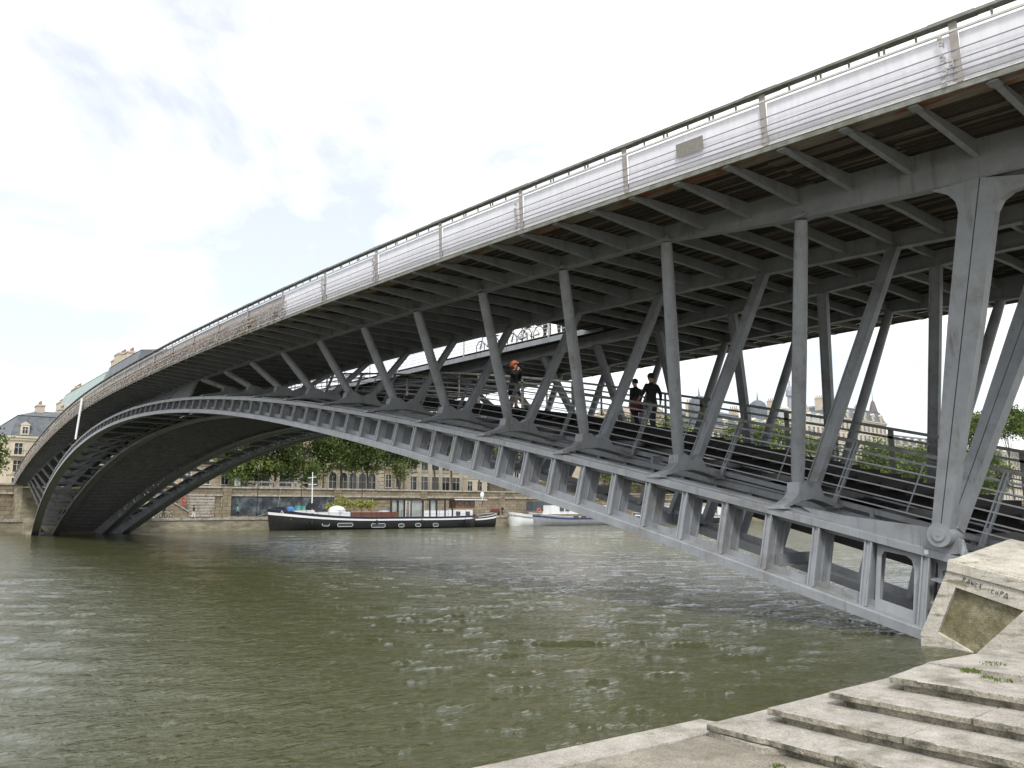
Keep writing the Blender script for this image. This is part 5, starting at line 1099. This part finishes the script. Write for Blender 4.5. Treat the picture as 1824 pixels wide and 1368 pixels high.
# ------------------------------------------------------------------ people
def person(loc, rz, label, H=1.75, pose=None, mats=None, hair=None, fingers=True, coat=None, hairv='short', group=None):
    """one skinned body; local frame: +Y is forward, +X is the person's right"""
    J = dict(pel=(0, 0, .95), sp=(0, .005, 1.10), ch=(0, 0, 1.30), nb=(0, -.005, 1.455), nk=(0, .012, 1.53), h1=(0, .035, 1.60), h2=(0, .025, 1.675), h3=(0, .015, 1.745), no=(0, .125, 1.645),
             rs=(.185, 0, 1.415), re=(.235, -.03, 1.14), rw=(.245, .05, .90), rp=(.245, .07, .83), ls=(-.185, 0, 1.415), le=(-.235, -.03, 1.14), lw=(-.245, .05, .90), lp=(-.245, .07, .83),
             rh=(.095, 0, .90), rk=(.105, .02, .49), ra=(.105, -.01, .085), rt=(.115, .15, .035), rl=(.105, -.05, .04), lh=(-.095, 0, .90), lk=(-.105, .02, .49), la=(-.105, -.01, .085), lt=(-.115, .15, .035), ll=(-.105, -.05, .04))
    R_ = dict(pel=(.155, .115), sp=(.135, .10), ch=(.165, .115), nb=(.085, .07), nk=(.052, .055), h1=(.066, .078), h2=(.082, .098), h3=(.055, .065), no=(.016, .014), rs=(.068, .068), re=(.045, .045), rw=(.030, .028), rp=(.040, .020), rh=(.095, .1), rk=(.062, .062), ra=(.040, .045), rt=(.036, .026), rl=(.036, .034))
    for k in ('s', 'e', 'w', 'p', 'h', 'k', 'a', 't', 'l'): R_['l'+k] = R_['r'+k]
    if pose: J.update(pose)
    E_ = [('pel', 'sp'), ('sp', 'ch'), ('ch', 'nb'), ('nb', 'nk'), ('nk', 'h1'), ('h1', 'h2'), ('h2', 'h3'), ('h2', 'no')]
    for s_ in 'rl': E_ += [('ch', s_+'s'), (s_+'s', s_+'e'), (s_+'e', s_+'w'), (s_+'w', s_+'p'), ('pel', s_+'h'), (s_+'h', s_+'k'), (s_+'k', s_+'a'), (s_+'a', s_+'t'), (s_+'a', s_+'l')]
    if fingers:
        for s_, sg in (('r', 1), ('l', -1)):
            W_, P_ = np.array(J[s_+'w']), np.array(J[s_+'p']); d = P_-W_; d /= np.linalg.norm(d); side = np.array([0, 1., 0]); side -= d*np.dot(d, side); side /= np.linalg.norm(side); nrm = np.cross(d, side)*sg
            for i, (o_, L_) in enumerate(((.028, .075), (.010, .085), (-.009, .078), (-.027, .06))):
                a = P_+side*o_+d*.025; b = a+d*L_*.55; c = b+d*L_*.40-nrm*.022*sg
                J[s_+'f%da' % i], J[s_+'f%db' % i], J[s_+'f%dc' % i] = tuple(a), tuple(b), tuple(c)
                for q in 'abc': R_[s_+'f%d' % i+q] = (.0085, .0085)
                E_ += [(s_+'p', s_+'f%da' % i), (s_+'f%da' % i, s_+'f%db' % i), (s_+'f%db' % i, s_+'f%dc' % i)]
            a = W_+d*.03+side*.035; b = a+d*.03+side*.02; J[s_+'ta'], J[s_+'tb'] = tuple(a), tuple(b); R_[s_+'ta'] = (.011, .011); R_[s_+'tb'] = (.009, .009); E_ += [(s_+'w', s_+'ta'), (s_+'ta', s_+'tb')]
    bulk = dict(h1=1.35, h2=1.42, h3=1.5, no=1.4, nk=1.2, rs=1.35, ls=1.35, re=1.45, le=1.45, rw=1.25, lw=1.25, rp=1.1, lp=1.1, rk=1.4, lk=1.4, ra=1.35, la=1.35)
    names = list(J); idx = {n: i for i, n in enumerate(names)}; sc_ = H/1.77
    me = bpy.data.meshes.new('body'); me.from_pydata([tuple(np.array(J[n])*sc_) for n in names], [(idx[a], idx[b]) for a, b in E_], [])
    ob = bpy.data.objects.new('body_tmp', me); COL.objects.link(ob); sk = ob.modifiers.new('skin', 'SKIN'); sk.use_smooth_shade = True; sk.branch_smoothing = .35
    for n in names: ob.data.skin_vertices[0].data[idx[n]].radius = tuple(r*sc_*(1.0 if 'f' in n or n in ('rta', 'rtb', 'lta', 'ltb') else bulk.get(n, 1.28)) for r in R_[n])
    ob.data.skin_vertices[0].data[idx['pel']].use_root = True
    su = ob.modifiers.new('sub', 'SUBSURF'); su.levels = 1; su.render_levels = 1
    dg = bpy.context.evaluated_depsgraph_get(); dg.update(); em = bpy.data.meshes.new_from_object(ob.evaluated_get(dg)); bpy.data.objects.remove(ob)
    em.name = 'person'; em.materials.clear()
    top, pants, sleeve = mats
    for mt in (skin_m, top, pants, shoe): em.materials.append(mt)
    rw, lw = np.array(J['rw'])*sc_, np.array(J['lw'])*sc_
    hc = np.array(J['h2'])*sc_
    for pl_ in em.polygons:
        c = np.array(pl_.center); z = c[2]/sc_
        if np.linalg.norm(c-hc) < .16*sc_ or z > 1.5 and abs(c[0]) < .1*sc_ and np.linalg.norm(c-hc) < .24*sc_: k = 0
        elif min(np.linalg.norm(c-np.array(J[s_+'p'])*sc_) for s_ in 'rl') < .13*sc_ or min(np.linalg.norm(c-rw), np.linalg.norm(c-lw)) < .05*sc_: k = 0
        elif z < .105: k = 3
        elif z < .90: k = 2 if abs(c[0]) < .19*sc_ else 1
        else: k = 1
        pl_.material_index = k
    em.polygons.foreach_set('use_smooth', [True]*len(em.polygons))
    o = bpy.data.objects.new('person', em); COL.objects.link(o); o.location = fl(loc); o.rotation_euler.z = rz; ORG[o.name] = np.array(loc, float); props(o, label, 'person', group)
    # hair: cap of displaced shell with strands of volume
    def child(name, V, F, mt, sm=True):
        m_ = bpy.data.meshes.new(name); m_.from_pydata(V, [], F); m_.materials.append(mt)
        if sm: m_.polygons.foreach_set('use_smooth', [True]*len(m_.polygons))
        c = bpy.data.objects.new(name, m_); COL.objects.link(c); c.parent = o; return c
    bm = bmesh.new(); bmesh.ops.create_icosphere(bm, subdivisions=3, radius=1)
    rr = .128 if hairv == 'short' else .155
    for v in list(bm.verts):
        n_ = v.co.normalized(); s_ = rr*sc_*(1+(.05 if hairv == 'short' else .16)*math.sin(n_.x*17+n_.z*11)*math.sin(n_.y*13+n_.z*7))
        v.co = Vector((n_.x*s_*.92, n_.y*s_*1.05, n_.z*s_*(1.0 if hairv == 'short' else 1.05)))
    cut = [f for f in bm.faces if f.calc_center_median().y > .035*sc_ and f.calc_center_median().z < .05*sc_ or f.calc_center_median().z < (-.055 if hairv == 'short' else -.16)*sc_]
    bmesh.ops.delete(bm, geom=cut, context='FACES'); bmesh.ops.translate(bm, verts=bm.verts, vec=Vector(hc)+Vector((0, -.012*sc_, .012*sc_)))
    hm = bpy.data.meshes.new('hair'); bm.to_mesh(hm); bm.free(); hm.materials.append(hair); hm.polygons.foreach_set('use_smooth', [True]*len(hm.polygons)); hob = bpy.data.objects.new('hair', hm); COL.objects.link(hob); hob.parent = o
    if coat:   # flared coat/skirt below the waist: rings (z, rx, ry, y shift)
        mt, rings = coat; n = 20; V = []; F = []
        for z, rx, ry, ys in rings:
            for i in range(n):
                a = 2*math.pi*i/n; f = 1+.06*math.sin(5*a+z*9)*(1.1-z); V.append((rx*sc_*f*math.cos(a), ry*sc_*f*math.sin(a)+ys*sc_, z*sc_))
        for r in range(len(rings)-1):
            for i in range(n): F.append((r*n+i, r*n+(i+1) % n, (r+1)*n+(i+1) % n, (r+1)*n+i))
        child('coat', V, F, mt)
    return o
FACE_UP = math.pi/2     # facing -x in Blender terms is pi/2 rotation from +Y ... forward +x is -pi/2
def wz(x): return walk(x)+.0
# couple walking up, seen from behind: he in a dark jacket and jeans, she in a dark skirt
pm_ = PY(1163, 768, 4.0)
stride = dict(rk=(.105, .14, .50), ra=(.105, .10, .10), rt=(.115, .26, .05), rl=(.105, .06, .05), lk=(-.105, -.02, .49), la=(-.105, -.22, .12), lt=(-.115, -.07, .04), ll=(-.105, -.27, .09))
xm_ = pm_[0]; Hm = 1.98
person((xm_, 4.0, wz(xm_)), -math.pi/2-.35, 'taller walker in dark jacket and jeans seen from behind on the lower stair', Hm, dict(stride, rw=(.30, .0, .90), re=(.285, -.05, 1.13), rp=(.305, .03, .835), le=(-.29, .02, 1.15), lw=(-.36, .12, 1.02), lp=(-.38, .16, .97)), (dark, jean, dark), hairk)
pw_ = PY(1132, 760, 3.9); xw_ = pw_[0]
person((xw_, 3.95, wz(xw_)), -math.pi/2-.1, 'shorter walker in dark top and full dark skirt beside the taller one', 1.72, dict(stride), (dark, dark, dark), hairk, coat=(maroon, [(1.12, .16, .12, 0), (.98, .2, .16, 0), (.8, .26, .22, -.02), (.62, .27, .24, -.03), (.58, .24, .21, -.03)]))
# woman with orange hair coming down, holding a camera to her face
po_ = PY(916, 742, 4.1); xo_ = po_[0]
person((xo_, 4.1, wz(xo_)), math.pi/2+.5, 'walker with bushy orange hair in dark coat raising a camera to the face', 2.02, dict(stride, re=(.28, .16, 1.22), rw=(.12, .22, 1.50), rp=(.07, .21, 1.575), le=(-.28, .16, 1.22), lw=(-.12, .22, 1.50), lp=(-.07, .21, 1.575)), (dark, skin_m, dark), hairo, hairv='big', coat=(dark, [(1.18, .18, .14, 0), (1.0, .2, .16, 0), (.8, .25, .21, 0), (.6, .28, .24, 0), (.57, .26, .22, 0)]))
hz = wz(xo_)+2.02/1.77*1.62
a_ = math.pi/2+.5; fx_, fy_ = -math.sin(a_), math.cos(a_); cpos = (xo_+fx_*.27, 4.1-fy_*.27, hz)
m = MB(); m.box(cpos[0]-.05, cpos[0]+.05, cpos[1]-.09, cpos[1]+.09, cpos[2]-.05, cpos[2]+.06); m.tube((cpos[0]+fx_*.05, cpos[1]-fy_*.05, cpos[2]), (cpos[0]+fx_*.13, cpos[1]-fy_*.13, cpos[2]), .045, n=12); m.build('hand_camera', black_p, loc=cpos, label='small dark camera held up by the orange-haired walker', cat='camera')
# people with the bicycles on the far half of the deck
def deckman(u, v, lab, mats_, hair_, H=1.85, **k): q = PY(u, v, mir(2.0)); x = q[0]; return person((x, mir(2.0), dz(x, 2.0)), k.pop('rz', 0.4), lab, H, k.pop('pose', None), mats_, hair_, **k)
bend = dict(sp=(0, .06, 1.08), ch=(0, .22, 1.22), nb=(0, .33, 1.33), nk=(0, .38, 1.38), h1=(0, .43, 1.43), h2=(0, .46, 1.49), h3=(0, .48, 1.55), no=(0, .55, 1.45), rs=(.185, .28, 1.28), ls=(-.185, .28, 1.28), re=(.22, .34, 1.02), le=(-.22, .34, 1.02), rw=(.2, .45, .84), lw=(-.2, .45, .84), rp=(.2, .5, .79), lp=(-.2, .5, .79))
deckman(975, 604, 'person in maroon jacket stooping over a bicycle on the far deck', (maroon, jean, maroon), hairk, pose=bend, fingers=False)
deckman(1000, 596, 'person in lime vest standing on the far deck behind a strut', (lime, jean, lime), hairk, fingers=False)
deckman(1032, 592, 'orange-haired person farther along the far deck', (redc, jean, redc), hairo, fingers=False)
deckman(1053, 590, 'person in pale top at the right end of the deck opening', (whitec, dark, whitec), hairk, fingers=False)
# far quay people
def quayman(u, x, lab, mats_, hair_, z=1.83, H=1.78, rz=0, pose=None): p = PX(u, 915, x); return person((x, p[1], z), rz, lab, H, pose, mats_, hair_, fingers=False)
run = dict(stride, re=(.24, -.16, 1.18), rw=(.2, .02, 1.06), rp=(.19, .08, 1.08), le=(-.24, .08, 1.16), lw=(-.18, .24, 1.18), lp=(-.16, .3, 1.2), lk=(-.105, -.02, .5), la=(-.1, -.36, .34), lt=(-.1, -.38, .2), ll=(-.1, -.42, .36))
quayman(423, 109, 'runner in turquoise top on the far quay before the mural', (teal, dark, teal), hairk, rz=math.pi, pose=run)
quayman(345, 109.2, 'person in black top and white shorts at the foot of the quay stairs', (dark, whitec, dark), hairk, rz=math.pi, pose=stride)
quayman(325, 115.2, 'person in red coming down the far quay stairs', (redc, redc, redc), hairk, z=PX(325, 901, 115.2)[2]-.05, rz=math.pi, pose=stride)
quayman(291, 111.5, 'person standing behind the row of hire bicycles', (dark, jean, dark), hairk, rz=1.2)
quayman(895, 110, 'person standing by a loaded cart on the quay between the boats', (navy, dark, navy), hairk, rz=.5)
for (u, lab, mt) in ((723, 'dark-clothed person in the open doorway of the barge saloon', dark), (738, 'person in pale shirt right of the doorway in the barge saloon', whitec), (745, 'person in grey standing right of the pale shirt in the saloon', jean)): quayman(u, 102.6, lab, (mt, jean, mt), hairk, z=1.75, H=1.7, rz=random.uniform(0, 3))
cp_ = PX(882, 912, 110.3); ct = thing('hand_cart', (110.3, cp_[1], 1.83), 'cart loaded with dark red bundles on the quay by the tug', 'cart')
MB().box(109.9, 110.8, cp_[1]-.95, cp_[1]+.95, 2.4, 2.55).build('bed', wood_r, ct)
m = MB(); m.tube((109.85, cp_[1]+.5, 2.15), (109.95, cp_[1]+.5, 2.15), .32, n=14); m.build('wheel', tyre, ct); m = MB(); m.tube((109.85, cp_[1]-.5, 2.15), (109.95, cp_[1]-.5, 2.15), .32, n=14); m.build('wheel', tyre, ct)
m = MB(); 
for i in range(5): m.lathe((110.3, cp_[1]-.7+i*.35, 2.55), [(.3, 0), (.34, .2), (.22, .45+.1*(i % 2)), (.05, .55)], 8)
m.build('bundles', maroon, ct)
